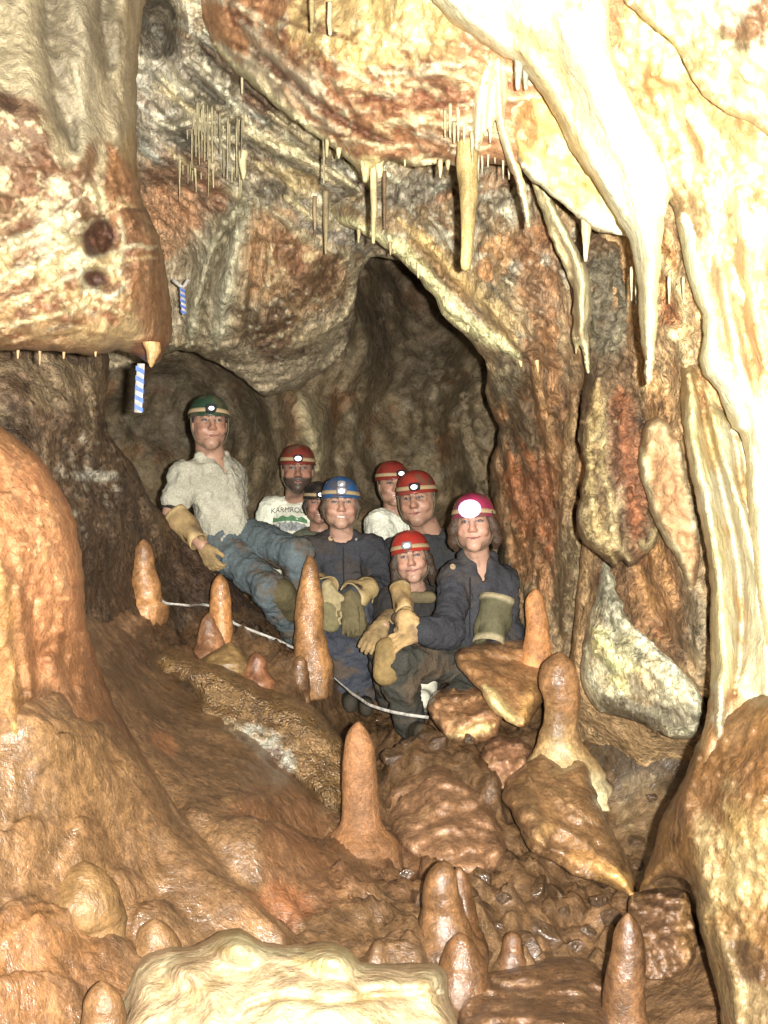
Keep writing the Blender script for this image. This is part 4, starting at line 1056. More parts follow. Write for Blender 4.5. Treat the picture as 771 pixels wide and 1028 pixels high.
# little drips along the pale rims
stalactite(521, 350, 4.22, 18, 5, 1, (236, 206, 140), 'cream drip tip at the lower end of the arch rim', mat='calcite', segs=12, lean=2)
stalactite(537, 346, 4.15, 28, 4, 1, (220, 180, 116), 'thin tan drip beside the lower end of the arch rim', mat='calcite', segs=12, lean=3)
SR = random.Random(21)
for (x0, y0, x1, y1, D0, D1, n) in ((322, 141, 360, 170, 3.62, 3.50, 3), (388, 163, 466, 168, 3.45, 3.25, 4)):
    for k in range(n):
        t = SR.random()
        stalactite(x0 + (x1 - x0) * t, y0 + (y1 - y0) * t, D0 + (D1 - D0) * t, SR.choice((3, 4, 7, 12)), SR.uniform(1.6, 3.4), .8, (240, 216, 160), 'tiny cream drip along the white rim of the orange ceiling bulge', group='tiny drips along the white rim', mat='calcite', segs=8, rings=10, embed=6)
for k, (x, y, h) in enumerate([(360, 236, 8), (392, 249, 7), (420, 270, 9), (446, 300, 8), (470, 326, 7), (497, 344, 9)]):
    stalactite(x, y, 4.30, h, 2.2, .7, (226, 200, 146), 'tiny pale drip along the curled rim of the arch', group='tiny drips along the arch rim', mat='calcite', segs=8, rings=10, embed=6)

# the rest of the chamber to the sides and overhead, beyond the frame
for ol, dp in (
  ([(815,-250),(1100,-350),(1500,-400),(1500,1400),(1100,1350),(815,1250)], [(815,0,2.95),(815,1100,2.8),(1000,500,2.6),(1150,0,2.2),(1150,1000,2.1),(1500,400,1.5),(1500,-300,1.4),(1500,1300,1.4)]),
  ([(-60,-250),(-400,-350),(-750,-400),(-750,1400),(-400,1350),(-60,1250)], [(-60,0,3.1),(-60,1100,2.6),(-250,500,2.6),(-400,0,2.2),(-400,1000,2.0),(-750,400,1.5),(-750,-300,1.4),(-750,1300,1.4)])):
    tag(relief('cave_wall', ol, dp, 'rock', (150,112,76), nomD=2.6, spacing=12, back=0, bulge=0, amp=((2,.08),(6,.03),(18,.01)), layers=[('mot',(190,150,104),(5,2.5,0),.0,.3,.7),('mot',(100,70,48),(4,3,0),.1,.3,.7)]), kind='structure')
tag(relief('cave_ceiling', [(-700,-40),(400,-30),(1450,-40),(1450,-500),(900,-900),(-200,-900),(-700,-500)], [(-300,-40,3.0),(100,-40,4.4),(500,-40,4.2),(900,-40,2.9),(400,-400,2.9),(400,-850,1.7),(-600,-400,1.8),(1400,-400,1.8)],
    'rock', (170,132,92), nomD=2.8, spacing=14, back=0, bulge=0, amp=((2,.08),(6,.03),(18,.01)), layers=[('mot',(210,176,130),(4,4,0),.0,.3,.7),('mot',(110,76,52),(4,4,0),.1,.3,.7)]), kind='structure')
# ================================================================ PEOPLE
M['skin'] = plain_mat('skin', None, rough=0.45, attr=True, var=.07, vscale=40, bump=((180, .0008),), spec=.4)
M['cloth'] = plain_mat('woven_cloth', None, rough=0.9, attr=True, var=.28, vscale=150, bump=((17, .012), (45, .004), (300, .001)), spec=.12)
M['leather'] = plain_mat('suede_leather', None, rough=0.8, attr=True, var=.2, vscale=50, bump=((50, .004), (220, .001)), spec=.2)
M['hair'] = plain_mat('hair', None, rough=0.55, attr=True, var=.4, vscale=110, bump=((120, .004),), spec=.4)
M['shell'] = plain_mat('helmet_plastic', None, rough=0.32, attr=True, var=.10, vscale=30, spec=.5)
M['strap'] = plain_mat('elastic_strap', (.42, .31, .17), rough=.85, var=.2, vscale=150)
M['chinstrap'] = plain_mat('olive_webbing', (.10, .085, .05), rough=.9, var=.3)
M['lampbody'] = plain_mat('lamp_plastic', (.03, .03, .035), rough=.3, spec=.5)
M['lampsilver'] = plain_mat('lamp_silver', (.55, .55, .58), rough=.25, metal=.6)
M['lens'] = plain_mat('lit_lens', (.9, .9, .95), rough=.2, emit=(.92, .94, 1.0, 2.6), var=.02)
M['lens_pink'] = plain_mat('lit_lens_bright', (.95, .9, .95), rough=.2, emit=(1.0, .86, .98, 7.0), var=.02)
M['reflector_pink'] = plain_mat('lit_reflector', (.9, .6, .8), rough=.2, emit=(1.0, .50, .88, 1.1), var=.05)  # pink glow of the added glare ring
M['print_dark'] = plain_mat('dark_print', (.05, .05, .055), rough=.9)
M['print_green'] = plain_mat('green_print', (.10, .22, .11), rough=.9)
M['print_grey'] = plain_mat('grey_print', (.28, .29, .28), rough=.9, var=.6, vscale=70)
M['badge'] = plain_mat('enamel_badge', (.5, .36, .22), rough=.4)

def V3(p): return np.asarray(p, float)
def unit(v):
    v = V3(v); return v / (np.linalg.norm(v) + 1e-12)

class Sdf:
    def __init__(self):
        self.p = []
    def cone(self, a, b, r1, r2, k=.02, flat=None, sub=False):
        self.p.append(('c', V3(a), V3(b), r1, r2, k, flat, sub)); return self
    def ell(self, c, rad, rot=None, k=.02, sub=False):
        self.p.append(('e', V3(c), V3(rad), np.eye(3) if rot is None else np.asarray(rot), k, None, None, sub)); return self
    def bounds(self):
        lo, hi = [], []
        for q in self.p:
            if q[-1]: continue
            if q[0] == 'c':
                r = max(q[3], q[4]); lo.append(np.minimum(q[1], q[2]) - r); hi.append(np.maximum(q[1], q[2]) + r)
            else:
                r = q[2].max(); lo.append(q[1] - r); hi.append(q[1] + r)
        return np.min(lo, 0), np.max(hi, 0)
    def grid(self, coarse, fine=()):
        """rectilinear axes: coarse steps, finer inside the given (lo, hi, step) boxes"""
        lo, hi = self.bounds(); lo = lo - .03; hi = hi + .03
        axes = []
        for a in range(3):
            x = lo[a]; xs = [x]
            while x < hi[a]:
                st = coarse
                for (fl, fh, s) in fine:
                    if fl[a] - coarse < x < fh[a]: st = min(st, s)
                x += st; xs.append(x)
            axes.append(np.array(xs))
        return axes
    def mesh(self, coarse=.012, fine=(), noise=None):
        xs, ys, zs = self.grid(coarse, fine)
        f = np.full((len(xs), len(ys), len(zs)), .12)
        for q in self.p:
            mg = .06
            if q[0] == 'c':
                r = max(q[3], q[4]) * (1 if q[6] is None else max(1, q[6][1]))
                lo = np.minimum(q[1], q[2]) - r - mg; hi = np.maximum(q[1], q[2]) + r + mg
            else:
                r = q[2].max(); lo = q[1] - r - mg; hi = q[1] + r + mg
            i0, i1 = np.searchsorted(xs, lo[0]), np.searchsorted(xs, hi[0])
            j0, j1 = np.searchsorted(ys, lo[1]), np.searchsorted(ys, hi[1])
            k0, k1 = np.searchsorted(zs, lo[2]), np.searchsorted(zs, hi[2])
            if i1 <= i0 or j1 <= j0 or k1 <= k0: continue
            X = xs[i0:i1, None, None]; Y = ys[None, j0:j1, None]; Z = zs[None, None, k0:k1]
            if q[0] == 'c':
                a, b, r1, r2, k, flat, sub = q[1:]
                ba = b - a; L2 = max(ba @ ba, 1e-9)
                px, py, pz = X - a[0], Y - a[1], Z - a[2]
                t = np.clip((px * ba[0] + py * ba[1] + pz * ba[2]) / L2, 0, 1)
                dx, dy, dz = px - t * ba[0], py - t * ba[1], pz - t * ba[2]
                if flat is not None:
                    n, fc = unit(flat[0]), flat[1]
                    c = dx * n[0] + dy * n[1] + dz * n[2]
                    m = c * (1 / fc - 1)
                    dx, dy, dz = dx + m * n[0], dy + m * n[1], dz + m * n[2]
                d = np.sqrt(dx * dx + dy * dy + dz * dz) - (r1 + (r2 - r1) * t)
                if flat is not None: d = d * min(1, flat[1])
            else:
                c, rad, rot, k, _, _, sub = q[1:]
                px, py, pz = X - c[0], Y - c[1], Z - c[2]
                u = [(px * rot[0, i] + py * rot[1, i] + pz * rot[2, i]) for i in range(3)]
                k0_ = np.sqrt((u[0] / rad[0]) ** 2 + (u[1] / rad[1]) ** 2 + (u[2] / rad[2]) ** 2)
                k1_ = np.sqrt((u[0] / rad[0] ** 2) ** 2 + (u[1] / rad[1] ** 2) ** 2 + (u[2] / rad[2] ** 2) ** 2) + 1e-9
                d = k0_ * (k0_ - 1) / k1_
            g = f[i0:i1, j0:j1, k0:k1]
            if not sub:
                h = np.maximum(k - np.abs(g - d), 0) / k
                f[i0:i1, j0:j1, k0:k1] = np.minimum(g, d) - h * h * k * .25
            else:
                h = np.maximum(k - np.abs(g + d), 0) / k
                f[i0:i1, j0:j1, k0:k1] = np.maximum(g, -d) + h * h * k * .25
        v, fc = surface_nets(xs, ys, zs, f)
        if noise is not None and len(v):
            me_n = vert_normals(v, fc)
            v = v + me_n * noise(v)[:, None]
        return v, fc

def vert_normals(v, fc):
    fa = np.asarray(fc)
    n = np.cross(v[fa[:, 2]] - v[fa[:, 0]], v[fa[:, 3]] - v[fa[:, 1]])
    out = np.zeros_like(v)
    for c in range(4): np.add.at(out, fa[:, c], n)
    return out / (np.linalg.norm(out, axis=1)[:, None] + 1e-12)

def surface_nets(xs, ys, zs, f):
    nx, ny, nz = f.shape
    s = f < 0
    cnt = np.zeros((nx - 1, ny - 1, nz - 1), np.int8)
    off = [(i, j, k) for i in (0, 1) for j in (0, 1) for k in (0, 1)]
    for (i, j, k) in off:
        cnt += s[i:nx - 1 + i, j:ny - 1 + j, k:nz - 1 + k]
    act = (cnt > 0) & (cnt < 8)
    I, J, K = np.nonzero(act)
    n = len(I)
    idx = -np.ones(act.shape, int); idx[I, J, K] = np.arange(n)
    val = np.stack([f[I + o[0], J + o[1], K + o[2]] for o in off], 1)
    cor = np.stack([np.column_stack([xs[I + o[0]], ys[J + o[1]], zs[K + o[2]]]) for o in off], 1)
    pos = np.zeros((n, 3)); c = np.zeros(n)
    for a in range(8):
        for b in range(a + 1, 8):
            if sum(abs(off[a][t] - off[b][t]) for t in range(3)) != 1: continue
            va, vb = val[:, a], val[:, b]
            m = (va < 0) != (vb < 0)
            t = np.where(m, va / np.where(m, va - vb, 1), 0)
            pos += m[:, None] * (cor[:, a] + t[:, None] * (cor[:, b] - cor[:, a])); c += m
    pos /= c[:, None]
    faces = []
    for ax in range(3):
        sl0 = [slice(None)] * 3; sl1 = [slice(None)] * 3
        sl0[ax] = slice(0, -1); sl1[ax] = slice(1, None)
        e0, e1 = s[tuple(sl0)], s[tuple(sl1)]
        A, B, Cc = np.nonzero(e0 != e1)
        g = [A, B, Cc]
        o1, o2 = [(1, 2), (2, 0), (0, 1)][ax]
        ok = (g[o1] > 0) & (g[o2] > 0) & (g[o1] < f.shape[o1] - 1) & (g[o2] < f.shape[o2] - 1)
        g = [q[ok] for q in g]
        inside0 = e0[g[0], g[1], g[2]]
        def cell(d1, d2):
            q = [g[0].copy(), g[1].copy(), g[2].copy()]
            q[o1] = q[o1] + d1; q[o2] = q[o2] + d2
            return idx[q[0], q[1], q[2]]
        quad = np.stack([cell(-1, -1), cell(0, -1), cell(0, 0), cell(-1, 0)], 1)
        quad[~inside0] = quad[~inside0][:, ::-1]
        faces.append(quad)
    return pos, np.vstack(faces)

def sdf_obj(name, sdf, mat, parent=None, color=(.5, .5, .5), coarse=.012, fine=(), noise=None, paint=None, base=None):
    v, fc = sdf.mesh(coarse, fine, noise)
    C = np.tile(V3(color), (len(v), 1))
    if paint is not None: C = paint(v, C)
    if base is None:
        base = v.mean(0) if parent is not None else np.array([v[:, 0].mean(), v[:, 1].mean(), v[:, 2].min()])
    return mesh_obj(name, v, fc, M[mat], parent, C, base)

def wrinkles(amp, sc=14, seed=0, ax=(1, 1, 1)):
    A = V3(ax)
    def f(v):
        n1 = fbm(v * sc * A + seed, 3)
        n2 = fbm(v * sc * 2.3 * A + seed + 9, 2)
        return amp * (1 - 2.2 * np.abs(n1)) + amp * .5 * n2
    return f

MUDC = np.array([.115, .082, .052])
def muddy(C, v, seed, s):
    m = sstep(.02, .32, fbm(v * 5.5 + seed * 3.3, 5, .62)) * s
    return C + m[:, None] * (MUDC - C)

# ---- a head with a face, in its own frame: x to the person's left seen from the front right, y out of the face, z up
def head_frame(c, yaw, pitch=0, roll=0, sc=1.0):
    cy, sy = math.cos(R(yaw)), math.sin(R(yaw))
    f = V3((sy, -cy, 0)); u = V3((0, 0, 1)); r = np.cross(f, u)
    cp, sp = math.cos(R(pitch)), math.sin(R(pitch))
    f, u = f * cp + u * sp, u * cp - f * sp
    cr, sr = math.cos(R(roll)), math.sin(R(roll))
    r, u = r * cr + u * sr, u * cr - r * sr
    return (V3(c), np.column_stack([r, f, u]), sc)

def W(fr, p):
    return fr[0] + fr[1] @ (V3(p) * fr[2])

def add_head(s, fr, smile=.5, fat=1.0, male=False):
    sc = fr[2]; rot = fr[1]
    def E(c, rad, k=.02, sub=False): s.ell(W(fr, c), V3(rad) * sc, rot, k * sc, sub)
    def Cn(a, b, r1, r2, k=.02, sub=False, flat=None): s.cone(W(fr, a), W(fr, b), r1 * sc, r2 * sc, k * sc, flat, sub)
    E((0, -.015, .03), (.076, .096, .088))
    E((0, .015, -.02), (.068 * fat, .072, .085), .03)
    Cn((0, .03, -.03), (0, .052, -.088), .058 * fat, .036 * (fat if not male else 1.1), .03)
    E((0, .074, -.098), (.024, .018, .018), .02)
    for x in (-1, 1):
        E((x * .048 * fat, .012, -.062), (.018, .033, .028), .03)
        E((x * .038 * fat, .062, -.032), (.022, .018, .018), .02)
        E((x * .031, .094, .010), (.021, .016, .013), .012, True)
        E((x * .031, .071, .009), (.0145, .0145, .0125), .004)
        Cn((x * .014, .086, .030), (x * .046, .076, .031), .009, .007, .012)
        E((x * .079, -.008, -.008), (.009, .020, .031), .008)
        E((x * .0125, .096, -.032), (.009, .011, .008), .006)
    Cn((0, .086, .012), (0, .108, -.026), .0085, .0135, .010)
    w = .022 + .010 * smile
    for x in (-1, 1):
        Cn((0, .087, -.060), (x * w, .078, -.058 + .009 * smile), .0058, .004, .010)
        Cn((0, .084, -.069), (x * w * .85, .077, -.062 + .006 * smile), .0065, .004, .008)
        E((x * .044, .064, -.036), (.016, .006 + .012 * smile, .012), .02)
    E((0, .094, -.0645), (w * .8, .010, .0022 + .003 * smile), .003, True)

def face_paint(fr, skin, brow=(.06, .035, .02), lips=(.42, .16, .13), teeth=0.0, beard=None, stubble=0.0, smile=.5):
    inv = fr[1].T
    def f(v, C):
        C[:] = skin
        q = ((v - fr[0]) @ inv.T) / fr[2]
        x, y, z = q[:, 0], q[:, 1], q[:, 2]
        near = (np.abs(x) < .2) & (np.abs(y) < .2) & (np.abs(z) < .2)
        front = (y > .03) & near
        def blend(m, c, s=1.0):
            C[:] = C + (np.clip(m, 0, 1) * s)[:, None] * (V3(c) - C)
        # ruddy cheeks, nose and ears
        for cx, cz, rr in ((-.04, -.03, .028), (.04, -.03, .028), (0, -.03, .016)):
            blend(np.exp(-(((x - cx) ** 2 + (z - cz) ** 2) / rr ** 2)) * front, V3(skin) * V3((1.05, .78, .72)), .55)
        for sx in (-1, 1):
            e2 = ((x - sx * .031) / .0145) ** 2 + ((z - .008) / .0052) ** 2
            blend((1 - sstep(1.2, 2.6, e2)) * front, V3(skin) * .42, .75)  # eye-socket shade painted into the skin colour
            blend((1 - sstep(.6, 1.0, e2)) * front, (.26, .215, .19))
            i2 = ((x - sx * .031) ** 2 + (z - .008) ** 2) / .0068 ** 2
            blend((1 - sstep(.7, 1.15, i2)) * front * (e2 < 1.15), (.035, .028, .025))
            t = np.clip((np.abs(x) - .012) / .036, 0, 1)
            bz = .0265 + .006 * np.sin(t * 2.4)
            blend((1 - sstep(.004, .0075, np.abs(z - bz))) * front * (x * sx > .011) * (np.abs(x) < .05), brow, .97)
            blend((1 - sstep(.0012, .0030, np.abs(z - .0135 + 18 * (np.abs(x) - .031) ** 2))) * front * (np.abs(np.abs(x) - .031) < .017), (.03, .02, .015), .9)
        zc = z - smile * 9 * x * x
        m2 = (x / (.026 + .009 * smile)) ** 2 + ((zc + .065) / .0072) ** 2
        blend((1 - sstep(.8, 1.15, m2)) * front * (y > .06), lips, .6)
        t2 = (x / .021) ** 2 + ((zc + .0645) / (.001 + .0038 * teeth)) ** 2
        if teeth > 0: blend((1 - sstep(.8, 1.2, t2)) * front * (y > .06), (.75, .72, .66), .95)
        else: blend((1 - sstep(.8, 1.3, (x / (.028 + .010 * smile)) ** 2 + ((zc + .0648) / .0026) ** 2)) * front, (.09, .035, .03), .9)
        # laugh lines, shade of grime, a smear of mud
        for sx in (-1, 1):
            ll = np.abs((x * sx - .026 - smile * .006) - (-.032 - z) * .42)
            blend((1 - sstep(.001, .004, ll)) * front * (z < -.03) * (z > -.068), V3(skin) * .6, .55 * smile)
        gr = sstep(.05, .45, fbm(v * 26 + sum(fr[0]) * 7, 3))
        C[:] = C * (1 - .35 * gr * near)[:, None]
        if beard is not None or stubble:
            c = beard if beard is not None else V3(skin) * .62
            low = sstep(-.035, -.052, z) * sstep(-.02, .03, y) * near * (z > -.15)
            must = (1 - sstep(.7, 1.2, (x / .034) ** 2 + ((z + .048) / .010) ** 2)) * front
            hole = (1 - sstep(.7, 1.1, (x / .020) ** 2 + ((z + .066) / .007) ** 2)) * front
            blend(np.clip(low + must, 0, 1) * (1 - hole), c, .92 if beard is not None else stubble)
        return C
    return f

def dome(fr, parent, color, strap_col=None, lamp='dark', lens='lens', lamp_x=0.0, tilt=0, lens_r=.014, name='helmet'):
    """caving helmet with strap, headlamp and lens; fr is the head's frame"""
    sc = fr[2]
    ct, st = math.cos(R(tilt)), math.sin(R(tilt))
    def T(p):
        x, y, z = p
        return W(fr, (x, y * ct - z * st, y * st + z * ct))
    nu, nv = 40, 16
    vs = []; fs = []
    A, B, H, z0 = .095, .117, .108, .034
    def rim(a):
        return 1.0 + .05 * max(0, math.sin(a)) ** 3
    prof = []
    for j in range(nv + 1):
        t = j / nv * math.pi / 2
        prof.append((math.cos(t) ** .82, math.sin(t) ** .95))
    prof = [(.955, -.02), (1.02, -.07), (1.035, -.03), (1.01, .03)] + prof[1:]
    for (r_, h_) in prof:
        for i in range(nu):
            a = 2 * math.pi * i / nu
            k = 1 + .018 * math.cos(a * 2) * 0
            rr = r_ * (rim(a) if h_ < .05 else 1)
            ridge = .004 * math.exp(-(math.cos(a) / .16) ** 2) * h_ * (r_ > .15)
            vs.append(T((A * rr * math.cos(a) * k, B * rr * math.sin(a) - .008, z0 + H * h_ + ridge)))
    n = len(prof)
    for j in range(n - 1):
        for i in range(nu):
            k = (i + 1) % nu
            fs.append((j * nu + i, j * nu + k, (j + 1) * nu + k, (j + 1) * nu + i))
    vs = np.array(vs)
    C = muddy(np.tile(V3(color), (len(vs), 1)) * (1 + .35 * fbm(vs * 22, 3))[:, None], vs * 2.2, sum(fr[0]) * 9, .7)
    hel = mesh_obj(name, vs, fs, M['shell'], parent, C, base=W(fr, (0, 0, .08)))
    # strap: a band round the shell
    sv = []; sf = []
    for i in range(nu):
        a = 2 * math.pi * i / nu
        zc = .020 + .012 * math.sin(a) * 0 + .004 * math.cos(a)
        for (dz, o) in ((-.009, 1.012), (-.009, 1.045), (.010, 1.040), (.010, 1.005)):
            h_ = (zc + dz) / H
            r_ = math.cos(math.asin(min(1, max(0, h_)))) ** .82 * o
            sv.append(T((A * r_ * math.cos(a), B * r_ * math.sin(a) - .008, z0 + zc + dz)))
    for i in range(nu):
        k = (i + 1) % nu
        for c in range(4):
            d = (c + 1) % 4
            sf.append((i * 4 + c, k * 4 + c, k * 4 + d, i * 4 + d))
    def sub(nm, v, f, mt, smooth=True):
        v = np.array(v)
        me_ = mesh_obj(nm, v, f, M[mt], None, base=v.mean(0), smooth=smooth)
        me_.parent = hel
        me_.matrix_parent_inverse = Matrix.Translation(-(Vector(hel.location) + Vector(parent.location)))
        return me_
    sub('strap', sv, sf, 'strap')
    cv = []; cf = []
    for sg in (1, -1):
        path = crom(np.array([(sg * .089, .012, .03), (sg * .0865, .022, -.03), (sg * .068, .036, -.085), (sg * .03, .052, -.116), (0, .056, -.121)]) * 1.0, False, .012)
        for kk, q in enumerate(path):
            for (ox, oy) in ((.0035 * sg, -.008), (.0035 * sg, .008), (-.003 * sg, .008), (-.003 * sg, -.008)):
                cv.append(W(fr, q + V3((ox, oy, 0))))
        b0 = len(cv) - len(path) * 4
        for kk in range(len(path) - 1):
            for c_ in range(4):
                d_ = (c_ + 1) % 4
                cf.append((b0 + kk * 4 + c_, b0 + kk * 4 + d_, b0 + kk * 4 + 4 + d_, b0 + kk * 4 + 4 + c_))
    sub('chin_strap', cv, cf, 'chinstrap')
    # headlamp: rounded case on the strap, lens in front
    a0 = math.pi / 2 - lamp_x
    def box(cx, cy, cz, wx, wy, wz, bev=.25):
        v = []; f = []
        m = 12
        lay = [(-1, .75), (-.8, 1), (.7, 1), (1, .78)]
        for (yy, s_) in lay:
            for i in range(m):
                a = 2 * math.pi * (i + .5) / m
                ex = abs(math.cos(a)) ** .55 * math.copysign(1, math.cos(a)); ez = abs(math.sin(a)) ** .55 * math.copysign(1, math.sin(a))
                v.append(T((cx + wx * s_ * ex, cy + wy * yy, cz + wz * s_ * ez)))
        for j in range(3):
            for i in range(m):
                k = (i + 1) % m
                f.append((j * m + i, j * m + k, (j + 1) * m + k, (j + 1) * m + i))
        f.append(tuple(range(3 * m, 4 * m))); f.append(tuple(range(m - 1, -1, -1)))
        return v, f
    lx = A * math.cos(a0) * 1.05; ly = B * math.sin(a0) * 1.05
    v, f = box(lx, ly + .008, z0 + .024, .025, .016, .019)
    sub('headlamp', v, f, 'lampbody' if lamp == 'dark' else 'lampsilver')
    if lamp == 'tall':
        v, f = box(lx, ly - .004, z0 + .058, .021, .016, .017)
        sub('battery_case', v, f, 'lampsilver')
    v = []; f = []
    m = 16
    for (yy, rr) in ((0, lens_r * 1.1), (.006, lens_r), (.009, lens_r * .6)):
        for i in range(m):
            a = 2 * math.pi * i / m
            v.append(T((lx + rr * 1.15 * math.cos(a), ly + .024 + yy, z0 + .022 + rr * .85 * math.sin(a))))
    for j in range(2):
        for i in range(m):
            k = (i + 1) % m
            f.append((j * m + i, j * m + k, (j + 1) * m + k, (j + 1) * m + i))
    f.append(tuple(range(2 * m, 3 * m)))
    sub('lens', v, f, lens)
    if lens == 'lens_pink':  # glowing ring added round the lens to imitate the lamp's glare
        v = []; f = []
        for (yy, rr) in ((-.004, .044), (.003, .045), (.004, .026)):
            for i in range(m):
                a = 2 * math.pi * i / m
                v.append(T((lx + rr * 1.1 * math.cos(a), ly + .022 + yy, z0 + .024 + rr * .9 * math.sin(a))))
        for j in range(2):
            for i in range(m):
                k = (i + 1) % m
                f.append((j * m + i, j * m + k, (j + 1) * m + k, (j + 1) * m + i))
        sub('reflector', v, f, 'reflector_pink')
    return hel

def add_hand(s, wrist, direc, normal, side=1, curl=.5, sc=1.0, spread=.25, thick=1.0):
    """five separate fingers on a palm; direc: along the hand, normal: out of its back"""
    d = unit(direc); n = unit(V3(normal) - d * (V3(normal) @ d)); x = np.cross(d, n) * side
    w = V3(wrist)
    s.cone(w - d * .02, w + d * .03 * sc, .026 * sc * thick, .032 * sc * thick, .015, (n, .7))
    kn = w + d * .085 * sc
    for off in (-.026, -.008, .010, .027):
        s.cone(w + d * .02 * sc + x * off * .6, kn + x * off * sc, .018 * sc * thick, .0145 * sc * thick, .012, (n, .85))
    lens_ = [.070, .078, .073, .057]
    for i, off in enumerate((-.028, -.0095, .0095, .028)):
        L = lens_[i] * sc
        p = kn + x * off * sc
        dirn = unit(d + x * off / .028 * spread * .35)
        segs = (.45, .32, .23)
        ang = curl * .45
        for j, q in enumerate(segs):
            dd = unit(dirn * math.cos(ang) - n * math.sin(ang))
            e = p + dd * L * q
            s.cone(p, e, (.0105 - .0012 * j) * sc * thick, (.0098 - .0014 * j) * sc * thick, .004)
            p = e; ang += curl * .75
    tb = w + d * .03 * sc - x * .026 * sc
    t1 = tb + unit(d * .75 - x * .75 - n * .25) * .042 * sc
    t2 = t1 + unit(d * .95 - x * .25 - n * .35) * .034 * sc
    s.cone(tb, t1, .016 * sc * thick, .0125 * sc * thick, .01); s.cone(t1, t2, .0125 * sc * thick, .010 * sc * thick, .004)

def limb(s, pts, rad, k=.03):
    for i in range(len(pts) - 1):
        s.cone(pts[i], pts[i + 1], rad[i], rad[i + 1], k)

def torso(s, pel, neck, shL, shR, w=1.0, dep=1.0, grow=0.0, hips=1.0, belly=0.0):
    up = unit(neck - pel); rt = unit((shL - shR) - up * ((shL - shR) @ up)); fw = np.cross(up, rt)
    if fw[1] > 0: fw = -fw
    rot = np.column_stack([rt, fw, up]); L = np.linalg.norm(neck - pel)
    g = grow
    hw = np.linalg.norm(shL - shR) * .5
    s.ell(pel + up * L * .68, (hw * .92 * w + g, .105 * dep + g, L * .30 + g), rot, .05)
    s.ell(pel + up * L * .35 + fw * belly * .5, (hw * .80 * w + g, .098 * dep + g + belly, L * .32 + g), rot, .06)
    s.ell(pel + up * .02, (hw * .86 * w * hips + g, .11 * dep + g, .11 + g), rot, .06)
    s.cone(shL - up * .01, neck - up * .05, .058 + g, .06 + g, .05); s.cone(shR - up * .01, neck - up * .05, .058 + g, .06 + g, .05)
    return up, rt, fw

def pp(t): return V3(P(*t))
SK = (.50, .30, .21); SK2 = (.42, .245, .165); SK3 = (.36, .20, .135)

